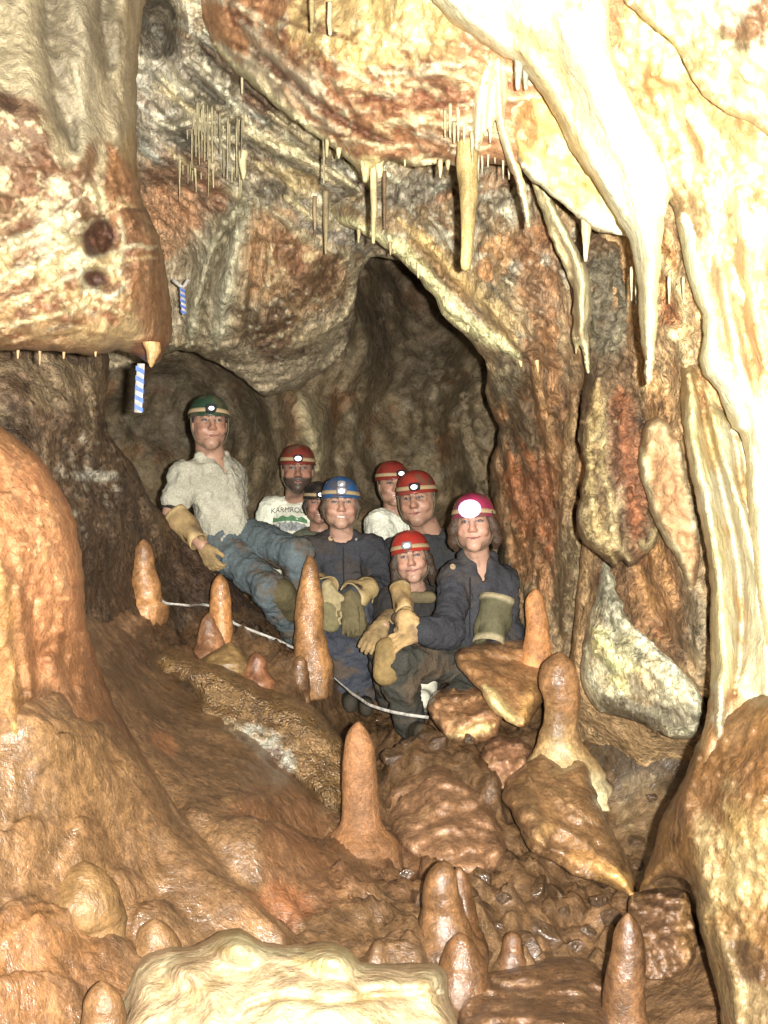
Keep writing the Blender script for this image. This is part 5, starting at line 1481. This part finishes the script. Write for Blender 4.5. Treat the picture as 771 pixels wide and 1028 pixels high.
def person(label, head, neck, pel, shL, shR, armL=None, armR=None, legL=None, legR=None, yaw=0, pitch=0, roll=0, hs=1.0, skin=SK, smile=.5, teeth=0, fat=1.0, male=False, beard=None, stubble=0,
           brow=(.05, .03, .02), shirt=None, shirt_r=(.062, .052, .045), sleeve=1.0, trousers=None, helmet=None, hair=None, w=1.0, dep=1.0, seed=1, gloves=None, group=None, belly=0.0, collar=None, hips=1.0):
    """armL etc.: lists of world points (shoulder) elbow, wrist; L means the side that shows right in the photo"""
    hd = pp(head); fr = head_frame(hd, yaw, pitch, roll, hs)
    neck, pel, shL, shR = pp(neck), pp(pel), pp(shL), pp(shR)
    b = Sdf()
    add_head(b, fr, smile, fat, male)
    b.cone(W(fr, (0, -.025, -.06)), neck + V3((0, 0, -.02)), .052 * hs * (1.2 if male else 1.0), .062 * (1.2 if male else 1.0), .03)
    torso(b, pel, neck, shL, shR, w * .92, dep * .9, -.012, hips)
    arms = []
    for sh, a in ((shL, armL), (shR, armR)):
        if a is None: arms.append(None); continue
        e, wr = pp(a[0]), pp(a[1])
        limb(b, [sh, e], [.050, .040]); limb(b, [e, e * .6 + wr * .4, wr], [.040, .041, .028])
        d = unit(wr - e)
        b.cone(wr, wr + d * .02, .025, .02, .02)
        arms.append((sh, e, wr))
    legs = []
    up = unit(neck - pel); rt = unit((shL - shR) - up * ((shL - shR) @ up))
    for sg, l in ((1, legL), (-1, legR)):
        if l is None: legs.append(None); continue
        hp = pp(l[0]) if len(l) == 3 else pel + rt * sg * .085
        kn, an = pp(l[-2]), pp(l[-1])
        limb(b, [hp, kn], [.075, .052]); limb(b, [kn, kn * .65 + an * .35, an], [.052, .05, .034])
        legs.append((hp, kn, an))
    hb = .16 * hs
    fine = [(hd - hb, hd + hb, .0046 * hs)]
    root = sdf_obj('person', b, 'skin', None, skin, .014, fine, None, face_paint(fr, skin, brow, teeth=teeth, beard=beard, stubble=stubble, smile=smile),
                   base=(pel[0], pel[1], min([pel[2]] + [l[2][2] for l in legs if l])))
    tag(root, label, 'person', group)
    if shirt is not None:
        s = Sdf()
        torso(s, pel, neck, shL, shR, w, dep, .010, hips, belly)
        for a in arms:
            if a is None: continue
            sh, e, wr = a
            if sleeve >= 1:
                limb(s, [sh, e], [shirt_r[0] + .006, shirt_r[1]]); limb(s, [e, e * .55 + wr * .45, wr - unit(wr - e) * .02], [shirt_r[1], shirt_r[1] * .98, shirt_r[2]])
            else:
                m = sh * (1 - sleeve) + e * sleeve
                limb(s, [sh, m], [shirt_r[0] + .006, shirt_r[1] + .008])
        if collar:
            # two lapels from the nape to the breast
            up_, rt_, fw_ = unit(neck - pel), rt, np.cross(unit(neck - pel), rt)
            if fw_[1] > 0: fw_ = -fw_
            for sg in (1, -1):
                a = neck + up_ * .035 - fw_ * .045 + rt_ * sg * .03; m = neck + up_ * .02 + rt_ * sg * .068 + fw_ * .02; c = neck - up_ * .07 + rt_ * sg * .03 + fw_ * .085
                limb(s, [a, m, c], [.016, .017, .012], .015)
            s.ell(neck - up_ * .02 + fw_ * .085, (.026, .05, .075), np.column_stack([rt_, fw_, up_]), .012, True)
        else:
            up_, rt_ = unit(neck - pel), rt
            fw_ = np.cross(up_, rt_); fw_ = -fw_ if fw_[1] > 0 else fw_
            s.ell(neck + up_ * .025 + fw_ * .05, (.058, .07, .05), np.column_stack([rt_, fw_, up_]), .012, True)
        col = shirt
        def sp(v, C):
            return muddy(C * (1 + .3 * fbm(v * 7 + seed, 3))[:, None], v, seed, .28)
        sdf_obj('shirt', s, 'cloth', root, col, .0095, (), lambda v, a_=wrinkles(.010, 10, seed, (1, 1, .7)), b_=wrinkles(.005, 24, seed + 2, (.6, 1, 1.2)): a_(v) + b_(v), sp)
    if trousers is not None and any(legs):
        t = Sdf()
        rot = np.column_stack([rt, np.cross(up, rt), up])
        t.ell(pel, (np.linalg.norm(shL - shR) * .42 * hips + .012, .125, .12), rot, .05)
        for l in legs:
            if l is None: continue
            hp, kn, an = l
            limb(t, [hp, kn], [.086, .068], .04); limb(t, [kn, kn * .6 + an * .4, an], [.068, .062, .053], .03)
        def tp(v, C):
            return muddy(C * (1 + .35 * fbm(v * 6 + seed, 3))[:, None], v, seed, .75)
        sdf_obj('trousers', t, 'cloth', root, trousers, .0105, (), lambda v, a_=wrinkles(.012, 9, seed + 4), b_=wrinkles(.006, 22, seed + 6): a_(v) + b_(v), tp)
    if hair is not None:
        col, style = hair
        h = Sdf()
        sc = hs
        h.ell(W(fr, (0, -.03, .028)), V3((.083, .094, .088)) * sc, fr[1], .02)
        if style == 'long':
            for x in (-1, 1):
                limb(h, [W(fr, (x * .068, .035, .045)), W(fr, (x * .086, .022, -.02)), W(fr, (x * .090, .0, -.085)), W(fr, (x * .082, -.02, -.135))], [.018 * sc, .021 * sc, .024 * sc, .012 * sc], .015)
            h.ell(W(fr, (0, -.06, -.05)), V3((.085, .055, .085)) * sc, fr[1], .03)
        elif style == 'bob':
            for x in (-1, 1):
                limb(h, [W(fr, (x * .072, .025, .04)), W(fr, (x * .084, .008, -.015)), W(fr, (x * .080, -.01, -.06))], [.014 * sc, .019 * sc, .012 * sc], .015)
        elif style == 'fringe':
            for x in (-1, 1):
                limb(h, [W(fr, (x * .068, .040, .045)), W(fr, (x * .088, .022, -.02)), W(fr, (x * .094, .0, -.07)), W(fr, (x * .088, -.015, -.10))], [.022 * sc, .026 * sc, .026 * sc, .014 * sc], .015)
            limb(h, [W(fr, (-.06, .068, .045)), W(fr, (-.02, .096, .042)), W(fr, (.025, .092, .046))], [.014 * sc, .012 * sc, .009 * sc], .012)
        elif style == 'short':
            for x in (-1, 1):
                limb(h, [W(fr, (x * .076, .015, .03)), W(fr, (x * .079, .0, -.005))], [.010 * sc, .006 * sc], .01)
        sdf_obj('hair', h, 'hair', root, col, .0075, (), lambda v: .004 * fbm(v * 60, 2))
    if helmet is not None:
        dome(fr, root, **helmet)
    return root, fr, arms, legs, (pel, neck, up, rt)

def glove(root, name, wrist, direc, normal, col, side=1, curl=.5, sc=1.0, cuff=None, cuff_r=(.05, .06), label=None, thick=1.08):
    s = Sdf()
    add_hand(s, wrist, direc, normal, side, curl, sc, thick=thick)
    if cuff is not None:
        s.cone(V3(wrist) - unit(direc) * .0, V3(cuff), cuff_r[0] * .8, cuff_r[1], .02)
    o = sdf_obj(name, s, 'leather', root, col, .0055, (), lambda v: .004 * fbm(v * 30, 3), lambda v, C: muddy(C * (1 + .4 * fbm(v * 13, 3))[:, None], v, 5, .7))
    if label: o['label'] = label
    return o

def pad(root, name, a, b, r, col, flat=None, mat='leather', noise=.004, r2=None):
    s = Sdf(); s.cone(a, b, r, r2 or r, .02, flat)
    return sdf_obj(name, s, mat, root, col, .008, (), lambda v: noise * fbm(v * 24, 3), lambda v, C: muddy(C * (1 + .4 * fbm(v * 11, 3))[:, None], v, 8, .6))

def tube(root, name, a, b, r1, r2, col, label=None, rim=None, flat=1.0):
    """a cut-off leather cuff round a limb: open ends, real thickness, a paler rolled edge"""
    a, b = V3(a), V3(b); d = unit(b - a)
    x = unit(np.cross(d, (0, 1, 0))); y = np.cross(d, x)
    nu, nv = 30, 14; L = np.linalg.norm(b - a)
    vs = []; cs = []
    rows = [(t, 1.0) for t in np.linspace(0, 1, nv)] + [(1.0, .9), (.5, .88), (0.0, .9)]
    for (t, k) in rows:
        for i in range(nu):
            an = 2 * math.pi * i / nu
            r_ = (r1 + (r2 - r1) * t) * k * (1 + .10 * math.sin(an * 3 + t * 5) + .06 * math.sin(an * 2 - t * 9))
            vs.append(a + d * L * (t + .03 * math.sin(an * 2 + 1)) + x * math.cos(an) * r_ + y * math.sin(an) * r_ * flat)
            edge = k == 1 and (t < .08 or t > .92)
            cs.append(V3(rim) if (rim is not None and edge) else V3(col))
    vs = np.array(vs); cs = np.array(cs)
    vs += (.005 * fbm(vs * 26, 3))[:, None] * unit(x + y)
    cs = muddy(cs * (1 + .35 * fbm(vs * 12, 3))[:, None], vs, 8, .55)
    n = len(rows); fs = []
    for j in range(n):
        k = (j + 1) % n
        for i in range(nu):
            m = (i + 1) % nu
            fs.append((j * nu + i, j * nu + m, k * nu + m, k * nu + i))
    return mesh_obj(name, vs, fs, M['leather'], root, cs, base=vs.mean(0))
RED = (.27, .035, .024); BLUE = (.03, .10, .24); GREEN = (.022, .055, .03); PINK = (.30, .03, .08)
NAVY = alb((62, 62, 70), 5.0); TAN = alb((152, 124, 84), 5.0); OLIVE = alb((104, 92, 64), 5.0); BLACKC = alb((48, 46, 48), 5.2)

# 1 the man reclining on the rock slope
r, fr, arms, legs, bd = person('person in grey polo shirt, jeans and green helmet reclining on rock slope', (210,426,5.22), (212,463,5.28), (226,545,5.26), (231,476,5.36), (186,478,5.18),
    armL=[(238,520,5.55),(245,550,5.5)], armR=[(173,514,5.14),(203,547,5.04)], legL=[(250,540,5.28),(299,558,5.02),(308,625,5.15)], legR=[(226,552,5.22),(272,594,4.95),(302,640,5.16)],
    yaw=18, pitch=3, roll=0, smile=.6, male=True, stubble=.25, shirt=alb((164,158,146),5.25), shirt_r=(.058,.056,.05), sleeve=.62, trousers=alb((88,98,106),5.1), skin=SK2,
    hair=((.03,.02,.015),'short'), helmet=dict(color=GREEN, lamp='dark', lens_r=.010, lamp_x=.12), collar=True, w=.98, dep=1.02, seed=3, belly=.01)
sh, e, wr = arms[1]
glove(r, 'glove', wr, (.45,-.05,-.85), (-.5,-.7,-.2), TAN, side=1, curl=.75, sc=1.0, cuff=None)
tube(r, 'gauntlet', e*.90+wr*.10, e*.10+wr*.90, .062, .046, TAN, rim=alb((190,160,110),5.1))
tube(r, 'elbow_band', sh*.26+e*.74, sh*.02+e*.98, .056, .058, BLACKC)
pad(r, 'knee_pad', legs[1][1]+V3((.05,-.03,.0)), legs[1][1]*.6+legs[1][2]*.4+V3((.04,-.03,.01)), .062, alb((88,78,54),5.0))

# 2 the bearded man
r, fr, arms, legs, bd = person(
    'dark bearded person in white printed shirt and red helmet sitting at back left', (299,472,5.95), (299,505,6.05), (296,575,6.0), (325,515,6.0), (274,513,6.05),
    armL=[(335,550,6.0),(325,580,5.85)], armR=[(264,550,6.1),(262,590,5.95)], yaw=5, pitch=0, smile=.2, male=True, beard=(.06,.045,.035), skin=SK3, shirt=alb((200,198,186),5.9), sleeve=.7,
    shirt_r=(.072,.066,.05), hair=((.035,.025,.02),'short'), helmet=dict(color=(.19,.035,.024), lamp='dark', lens_r=.014), w=1.1, dep=1.1, seed=11)
BEARD = (r, bd)

# 3 the small face between
r, fr, arms, legs, bd = person('small face in dark helmet peering out beside the blue helmet', (320,506,5.85), (322,533,5.92), (322,590,5.9), (342,545,5.9), (304,543,5.92),
    yaw=8, smile=.6, teeth=.4, hs=.86, skin=SK3, shirt=alb((84,84,72),5.8), hair=((.03,.02,.015),'bob'), helmet=dict(color=(.02,.018,.018), lamp='dark', lens_r=.012), seed=15, w=.95)

# 4 the woman with the blue helmet, seated, hands on her knees
r, fr, arms, legs, bd = person('smiling person in blue helmet and navy coverall seated behind the tall wet stalagmite', (342,507,5.3), (343,538,5.38), (343,612,5.5), (374,553,5.36), (311,554,5.36),
    armL=[(383,592,5.26),(352,600,5.0)], armR=[(304,594,5.24),(326,592,5.02)], legL=[(355,612,5.45),(358,616,5.06),(364,697,5.22)], legR=[(330,612,5.45),(334,616,5.05),(348,694,5.18)],
    yaw=4, pitch=4, smile=1.0, teeth=.9, hs=.98, skin=SK, shirt=NAVY, shirt_r=(.066,.062,.052), trousers=alb((64,66,78),5.2), hair=((.07,.045,.025),'bob'),
    helmet=dict(color=BLUE, lamp='tall', lens_r=.012, lamp_x=0.0), seed=21, dep=1.05)
WOMAN = (r, bd)
glove(r, 'glove', pp((330,592,4.98)), (.22,-.25,-.9), (-.15,-.95,.2), alb((164,146,108),5.0), side=1, curl=.3, sc=1.0)
tube(r, 'gauntlet', arms[1][1]*.45+arms[1][2]*.55, arms[1][2]*1.05-arms[1][1]*.05, .078, .064, TAN, rim=alb((190,166,118),5.0))
glove(r, 'glove', pp((352,602,4.97)), (.02,-.3,-.9), (.1,-.95,.2), OLIVE, side=-1, curl=.25, sc=1.0)
tube(r, 'gauntlet', arms[0][1]*.50+arms[0][2]*.50, arms[0][2]*1.05-arms[0][1]*.05, .082, .066, alb((176,148,100),5.0), rim=alb((196,170,120),5.0))
pad(r, 'knee_pad', pp((353,606,4.98)), pp((356,628,4.98)), .058, OLIVE, ((0,1,0),.6))
pad(r, 'knee_pad', pp((331,612,4.97)), pp((332,624,4.97)), .050, alb((118,108,76),5.0), ((0,1,0),.6))

# 5 the woman in the white shirt behind
r, fr, arms, legs, bd = person('smiling person in white shirt and red helmet at the back, half hidden by another', (394,487,5.85), (396,516,5.9), (396,590,5.9), (420,530,5.95), (381,526,5.82),
    armR=[(388,566,5.7),(388,600,5.6)], yaw=10, pitch=2, roll=-3, smile=.9, teeth=.8, hs=.92, skin=SK2, shirt=alb((214,210,190),5.8), sleeve=.52, shirt_r=(.062,.062,.05), hair=((.04,.025,.015),'short'),
    helmet=dict(color=(.22,.03,.022), lamp='dark', lens_r=.013, lamp_x=-.3), seed=31)
WHITE = (r, bd, arms)

# 6 the man in the middle with red helmet
r, fr, arms, legs, bd = person('heavyset person in red helmet and black shirt between the white shirt and the pink helmet', (419,502,5.4), (430,534,5.5), (428,625,5.5), (462,556,5.5), (400,556,5.45),
    armL=[(470,620,5.5),(460,660,5.4)], armR=[(394,610,5.4),(400,650,5.3)], yaw=-14, pitch=0, roll=-7, smile=.55, male=True, fat=1.1, hs=1.04, skin=SK2, shirt=alb((56,56,60),5.4), shirt_r=(.075,.066,.05),
    hair=((.10,.075,.05),'short'), helmet=dict(color=RED, lamp='dark', lens_r=.012, lamp_x=-.22), w=1.1, dep=1.15, seed=41, stubble=.15)

# 7 the girl crouching in front
r, fr, arms, legs, bd = person('person in bright red helmet crouching low in front, head tilted', (413,561,4.98), (414,591,5.08), (412,665,5.15), (440,606,5.1), (391,607,5.08),
    armR=[(392,650,4.95),(386,630,4.72)], legR=[(400,662,5.1),(386,640,4.78),(392,700,5.0)], legL=[(425,665,5.1),(430,650,4.85),(432,710,5.05)], yaw=-4, pitch=6, roll=-9, smile=.75, hs=.92, skin=SK, shirt=alb((52,50,52),5.0),
    trousers=alb((60,56,54),5.0), hair=((.045,.028,.017),'long'), helmet=dict(color=(.38,.035,.024), lamp='silver', lens_r=.011, lamp_x=.08), seed=51, w=.95)
glove(r, 'glove', pp((384,628,4.72)), (-.4,-.5,-.4), (-.2,-.7,.6), TAN, side=1, curl=.4, cuff=pp((392,622,4.78)), cuff_r=(.045,.05))
tube(r, 'gauntlet', pp((401,590,4.78)), pp((407,616,4.66)), .046, .042, alb((176,142,92),4.8), rim=alb((190,160,112),4.8))
pad(r, 'wrist_band', pp((398,620,4.60)), pp((414,618,4.62)), .022, BLACKC)
pad(r, 'glove_cuff', pp((416,600,4.72)), pp((432,600,4.72)), .026, OLIVE, ((0,1,0),.6))

# 8 the girl with the pink helmet, one knee raised
r, fr, arms, legs, bd = person('long haired person in pink helmet and navy coverall kneeling with one knee up', (476,527,4.74), (479,563,4.84), (474,662,4.85), (502,583,4.85), (458,581,4.80),
    armL=[(509,640,4.78),(494,668,4.62)], armR=[(449,634,4.60),(423,634,4.50)], legR=[(462,664,4.80),(396,664,4.55),(412,728,4.66)], legL=[(488,668,4.85),(462,706,4.62),(500,716,4.9)],
    yaw=-10, pitch=5, roll=-4, smile=.75, hs=.98, skin=SK, shirt=NAVY, shirt_r=(.058,.060,.050), trousers=alb((70,68,64),4.7), hair=((.06,.035,.02),'fringe'),
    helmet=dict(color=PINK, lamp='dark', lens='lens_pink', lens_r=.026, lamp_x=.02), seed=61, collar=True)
PINKG = (r, bd)
glove(r, 'glove', arms[1][2], (-.9,-.2,-.3), (-.1,-.75,.6), alb((196,158,106),4.6), side=-1, curl=.5, cuff=pp((407,622,4.52)), cuff_r=(.042,.045), sc=1.0)
tube(r, 'gauntlet', pp((498,600,4.72)), pp((492,646,4.66)), .076, .070, alb((104,98,74),4.7), rim=alb((176,160,128),4.7), flat=.95)
pad(r, 'knee_pad', pp((389,652,4.50)), pp((387,676,4.50)), .052, alb((150,122,74),4.6), ((0,1,0),.75))
def boot(root, ank, toe, col, nm='boot'):
    s = Sdf(); ank = V3(ank); toe = V3(toe)
    s.cone(ank + V3((0, 0, .05)), ank - V3((0, 0, .03)), .050, .045, .02); s.cone(ank - V3((0, 0, .035)), toe, .040, .034, .025)
    s.cone(ank - V3((0, 0, .06)), toe - V3((0, 0, .02)), .034, .032, .01)
    return sdf_obj(nm, s, 'leather', root, col, .008, (), lambda v: .002 * fbm(v * 40, 2))
boot(r, pp((414,724,4.66)), pp((424,734,4.48)), alb((74,66,54),4.6))
boot(r, pp((428,694,4.86)), pp((424,700,4.72)), alb((206,200,186),4.7))
boot(WOMAN[0], pp((349,694,5.18)), pp((352,704,5.0)), alb((60,54,46),5.0))
boot(WOMAN[0], pp((365,698,5.22)), pp((368,708,5.04)), alb((60,54,46),5.0))
# ================================================================ SMALL THINGS: boundary tape, flags, prints
M['tape'] = plain_mat('white_tape', (.42, .40, .35), rough=.5, var=.45, vscale=60)
M['tape_blue'] = plain_mat('blue_tape', (.06, .12, .40), rough=.5)

def ribbon(name, pts, wid, mat, label=None, cat=None, tilt=(0, 0, 1), thick=.003, parent=None):
    c = crom(np.array([tuple(p) for p in pts]), False, .03)
    c = c + .006 * np.column_stack([fbm(c * 6, 2), fbm(c * 6 + 9, 2), fbm(c * 6 + 20, 2)])
    t = np.gradient(c, axis=0); t /= np.linalg.norm(t, axis=1)[:, None]
    up = V3(tilt)[None] + 1.6 * np.column_stack([fbm(c * 3 + 3, 2), fbm(c * 3 + 40, 2), 0 * c[:, 0]])
    up -= (up * t).sum(1)[:, None] * t; up /= np.linalg.norm(up, axis=1)[:, None]
    n = np.cross(t, up)
    v = np.vstack([c + up * wid / 2 + n * thick, c - up * wid / 2 + n * thick, c - up * wid / 2 - n * thick, c + up * wid / 2 - n * thick])
    m = len(c); f = []
    for i in range(m - 1):
        for q in range(4):
            r_ = (q + 1) % 4
            f.append((q * m + i, q * m + i + 1, r_ * m + i + 1, r_ * m + i))
    f.append((0, m, 2 * m, 3 * m)); f.append((m - 1, 4 * m - 1, 3 * m - 1, 2 * m - 1))
    o = mesh_obj(name, v, f, M[mat], parent, base=c[0])
    if label: tag(o, label, cat)
    return o
tapepts = [(160,602,4.62),(166,606,4.56),(188,608,4.6),(206,607,4.86),(222,612,4.9),(236,626,4.85),(262,637,4.82),(284,645,4.86),(300,652,4.92),(320,668,4.92),(330,676,4.86),(346,690,4.76),(358,699,4.66),(372,708,4.55),(392,714,4.46),(412,718,4.42),(430,720,4.42)]
ribbon('boundary_tape', [P(*t) for t in tapepts], .012, 'tape', 'thin white boundary tape strung low between the stalagmites and the cavers', 'tape', thick=.0007)
def flag(pt, h, wid, label, lean=(.0, 0, 0)):
    """hanging strip of flagging with diagonal blue stripes: white strip and each blue stripe its own geometry"""
    top = V3(pt)
    root = ribbon('flagging_tape', [top, top + V3((lean[0] * .5, .0, -h * .5)), top + V3((lean[0], .004, -h))], wid, 'tape', label, 'flagging', tilt=(1, 0, 0), thick=.0012)
    n = 5
    v = []; f = []
    for k in range(n):
        z0 = -h * (k + .12) / n; z1 = z0 - h / n * .5
        xo = lambda z: lean[0] * (-z / h)
        b = len(v); sl = -wid * .55
        for (sx, z) in ((-.5, z0), (.5, z0 + sl), (.5, z1 + sl), (-.5, z1)):
            for y in (-.006, .006):
                z = max(z, -h)
                v.append(top + V3((sx * wid * 1.04 + xo(z), y, z)))
        f += [(b, b + 2, b + 4, b + 6), (b + 7, b + 5, b + 3, b + 1), (b, b + 1, b + 3, b + 2), (b + 2, b + 3, b + 5, b + 4), (b + 4, b + 5, b + 7, b + 6), (b + 6, b + 7, b + 1, b)]
    st = mesh_obj('stripe', np.array(v), f, M['tape_blue'], root, base=top, smooth=False)
    return root
flag(P(141, 366, 3.3), 48 / F * 3.3, 8 / F * 3.3, 'larger blue and white striped flagging strip below the hanging rock corner', lean=(-.004, 0, 0))
fl2 = flag(P(183, 288, 4.55), 28 / F * 4.55, 5 / F * 4.55, 'small blue and white striped flagging strip against the grey curtain folds', lean=(.006, 0, 0))
ribbon('flagging_knot', [P(174,281,4.5), P(180,286,4.5), P(184,288,4.5), P(189,280,4.5)], .014, 'tape', parent=None, thick=.003).parent = fl2
kn = [o for o in fl2.children if o.name.startswith('flagging_knot')][0]
kn.matrix_parent_inverse = Matrix.Translation(-Vector(fl2.location))

def text_obj(name, txt, size, mat, parent, pos, rot, arc=0.0, extrude=.001):
    cu = bpy.data.curves.new(name, 'FONT'); cu.body = txt; cu.size = size; cu.align_x = 'CENTER'; cu.extrude = extrude
    t = bpy.data.objects.new(name, cu); COL.objects.link(t)
    bpy.context.view_layer.update()
    dg = bpy.context.evaluated_depsgraph_get()
    me = bpy.data.meshes.new_from_object(t.evaluated_get(dg))
    bpy.data.objects.remove(t)
    return me

def decal(name, me2, mat, parent, target, origin, right, upv, lift=.004):
    """lay flat artwork (x right, y up) on the cloth of a shirt by ray casting onto its own surface"""
    from mathutils.bvhtree import BVHTree
    bv = BVHTree.FromPolygons([target.matrix_world @ v.co for v in target.data.vertices], [p.vertices[:] for p in target.data.polygons])
    nrm = np.cross(right, upv); nrm = nrm if nrm[1] < 0 else -nrm
    vs = []
    for v in me2[0]:
        p = V3(origin) + V3(right) * v[0] + V3(upv) * v[1]
        hit = bv.ray_cast(Vector(p + nrm * .4), Vector(-nrm), 1.0)
        q = np.array(hit[0]) if hit[0] is not None else p
        vs.append(q + nrm * (lift + v[2]))
    o = mesh_obj(name, np.array(vs), me2[1], M[mat], None, base=vs[0], smooth=False)
    o.parent = parent
    o.matrix_parent_inverse = parent.matrix_world.inverted()
    return o

def art_text(txt, size, arc=0.0, bold=.0):
    me = text_obj('print', txt, size, None, None, None, None)
    bm = bmesh.new(); bm.from_mesh(me)
    bmesh.ops.triangulate(bm, faces=bm.faces)
    vs = [(v.co.x, v.co.y - arc * v.co.x ** 2, v.co.z * .3) for v in bm.verts]
    fs = [tuple(v.index for v in f.verts) for f in bm.faces]
    bm.free(); bpy.data.meshes.remove(me)
    return vs, fs
def art_strip(pts_top, pts_bot):
    n = len(pts_top)
    vs = [(p[0], p[1], 0) for p in pts_top] + [(p[0], p[1], 0) for p in pts_bot]
    return vs, [(i, i + 1, n + i + 1, n + i) for i in range(n - 1)]
bpy.context.view_layer.update()
def shirt_of(root): return [o for o in root.children if o.name.startswith('shirt')][0]
rb = BEARD[0]; sb = shirt_of(rb)
o0 = V3(P(289, 514, 5.8)); m_ = 5.8 / F
decal('shirt_print', art_text('KARMROUT', 7.4 * m_, arc=1.0), 'print_dark', sb, sb, o0, V3((1, 0, -.02)), V3((0, 0, 1)))
xs_ = np.linspace(-18, 18, 14)
decal('shirt_print', art_strip([(x * m_, (-4 - .01 * x * x + 1.2 * math.sin(x * .6)) * m_) for x in xs_], [(x * m_, (-9 - .008 * x * x) * m_) for x in xs_]), 'print_green', sb, sb, o0, V3((1, 0, -.02)), V3((0, 0, 1)))
decal('shirt_print', art_strip([(x * m_, (-10 - .01 * x * x + 1.5 * math.sin(x * 1.3)) * m_) for x in xs_], [(x * m_, (-19 - .008 * x * x) * m_) for x in xs_]), 'print_grey', sb, sb, o0, V3((1, 0, -.02)), V3((0, 0, 1)))
def disc(r_, n=14): return [(0, 0, 0)] + [(r_ * math.cos(2 * math.pi * i / n), r_ * math.sin(2 * math.pi * i / n), 0) for i in range(n)], [(0, 1 + i, 1 + (i + 1) % n) for i in range(n)]
for (rt_, px, py, D, rr) in ((WOMAN[0], 331, 541, 5.2, 2.6), (PINKG[0], 456, 570, 4.65, 2.8)):
    st_ = shirt_of(rt_)
    decal('badge', disc(rr * D / F), 'badge', st_, st_, V3(P(px, py, D)), V3((1, 0, 0)), V3((0, 0, 1)))
st_ = shirt_of(WOMAN[0])
decal('badge', disc(1.3 * 5.2 / F), 'tape', st_, st_, V3(P(357, 542, 5.2)), V3((1, 0, 0)), V3((0, 0, 1)))

# front plackets, pocket flaps on the coveralls
M['seam'] = plain_mat('dark_seam', (.018, .018, .022), rough=.9)
M['flap'] = plain_mat('pocket_flap', (.045, .045, .055), rough=.9, var=.3)
def strip(w_, h_, n=14):
    top = [(-w_ / 2, h_ * (.5 - i / (n - 1)), 0) for i in range(n)]; bot = [(w_ / 2, h_ * (.5 - i / (n - 1)), 0) for i in range(n)]
    return art_strip(top, bot)
for (rt_, px, py, D, wd, hh) in ((WOMAN[0], 344, 572, 5.2, 1.6, 44), (PINKG[0], 474, 612, 4.6, 1.8, 62)):
    st_ = shirt_of(rt_)
    decal('placket', strip(wd * D / F, hh * D / F), 'seam', st_, st_, V3(P(px, py, D)), V3((1, 0, 0)), V3((0, 0, 1)), lift=.003)
for (rt_, px, py, D, wd, hh) in ((WOMAN[0], 328, 560, 5.2, 17, 4), (WOMAN[0], 360, 560, 5.2, 17, 4), (PINKG[0], 459, 592, 4.6, 17, 4.5), (PINKG[0], 489, 590, 4.6, 16, 4.5)):
    st_ = shirt_of(rt_)
    xs_ = np.linspace(-wd / 2, wd / 2, 10) * D / F
    decal('pocket_flap', art_strip([(x, hh / 2 * D / F) for x in xs_], [(x, (-hh / 2 - .8 * (abs(x) < wd / 4 * D / F)) * D / F) for x in xs_]), 'flap', st_, st_, V3(P(px, py, D)), V3((1, 0, 0)), V3((0, 0, 1)), lift=.005)
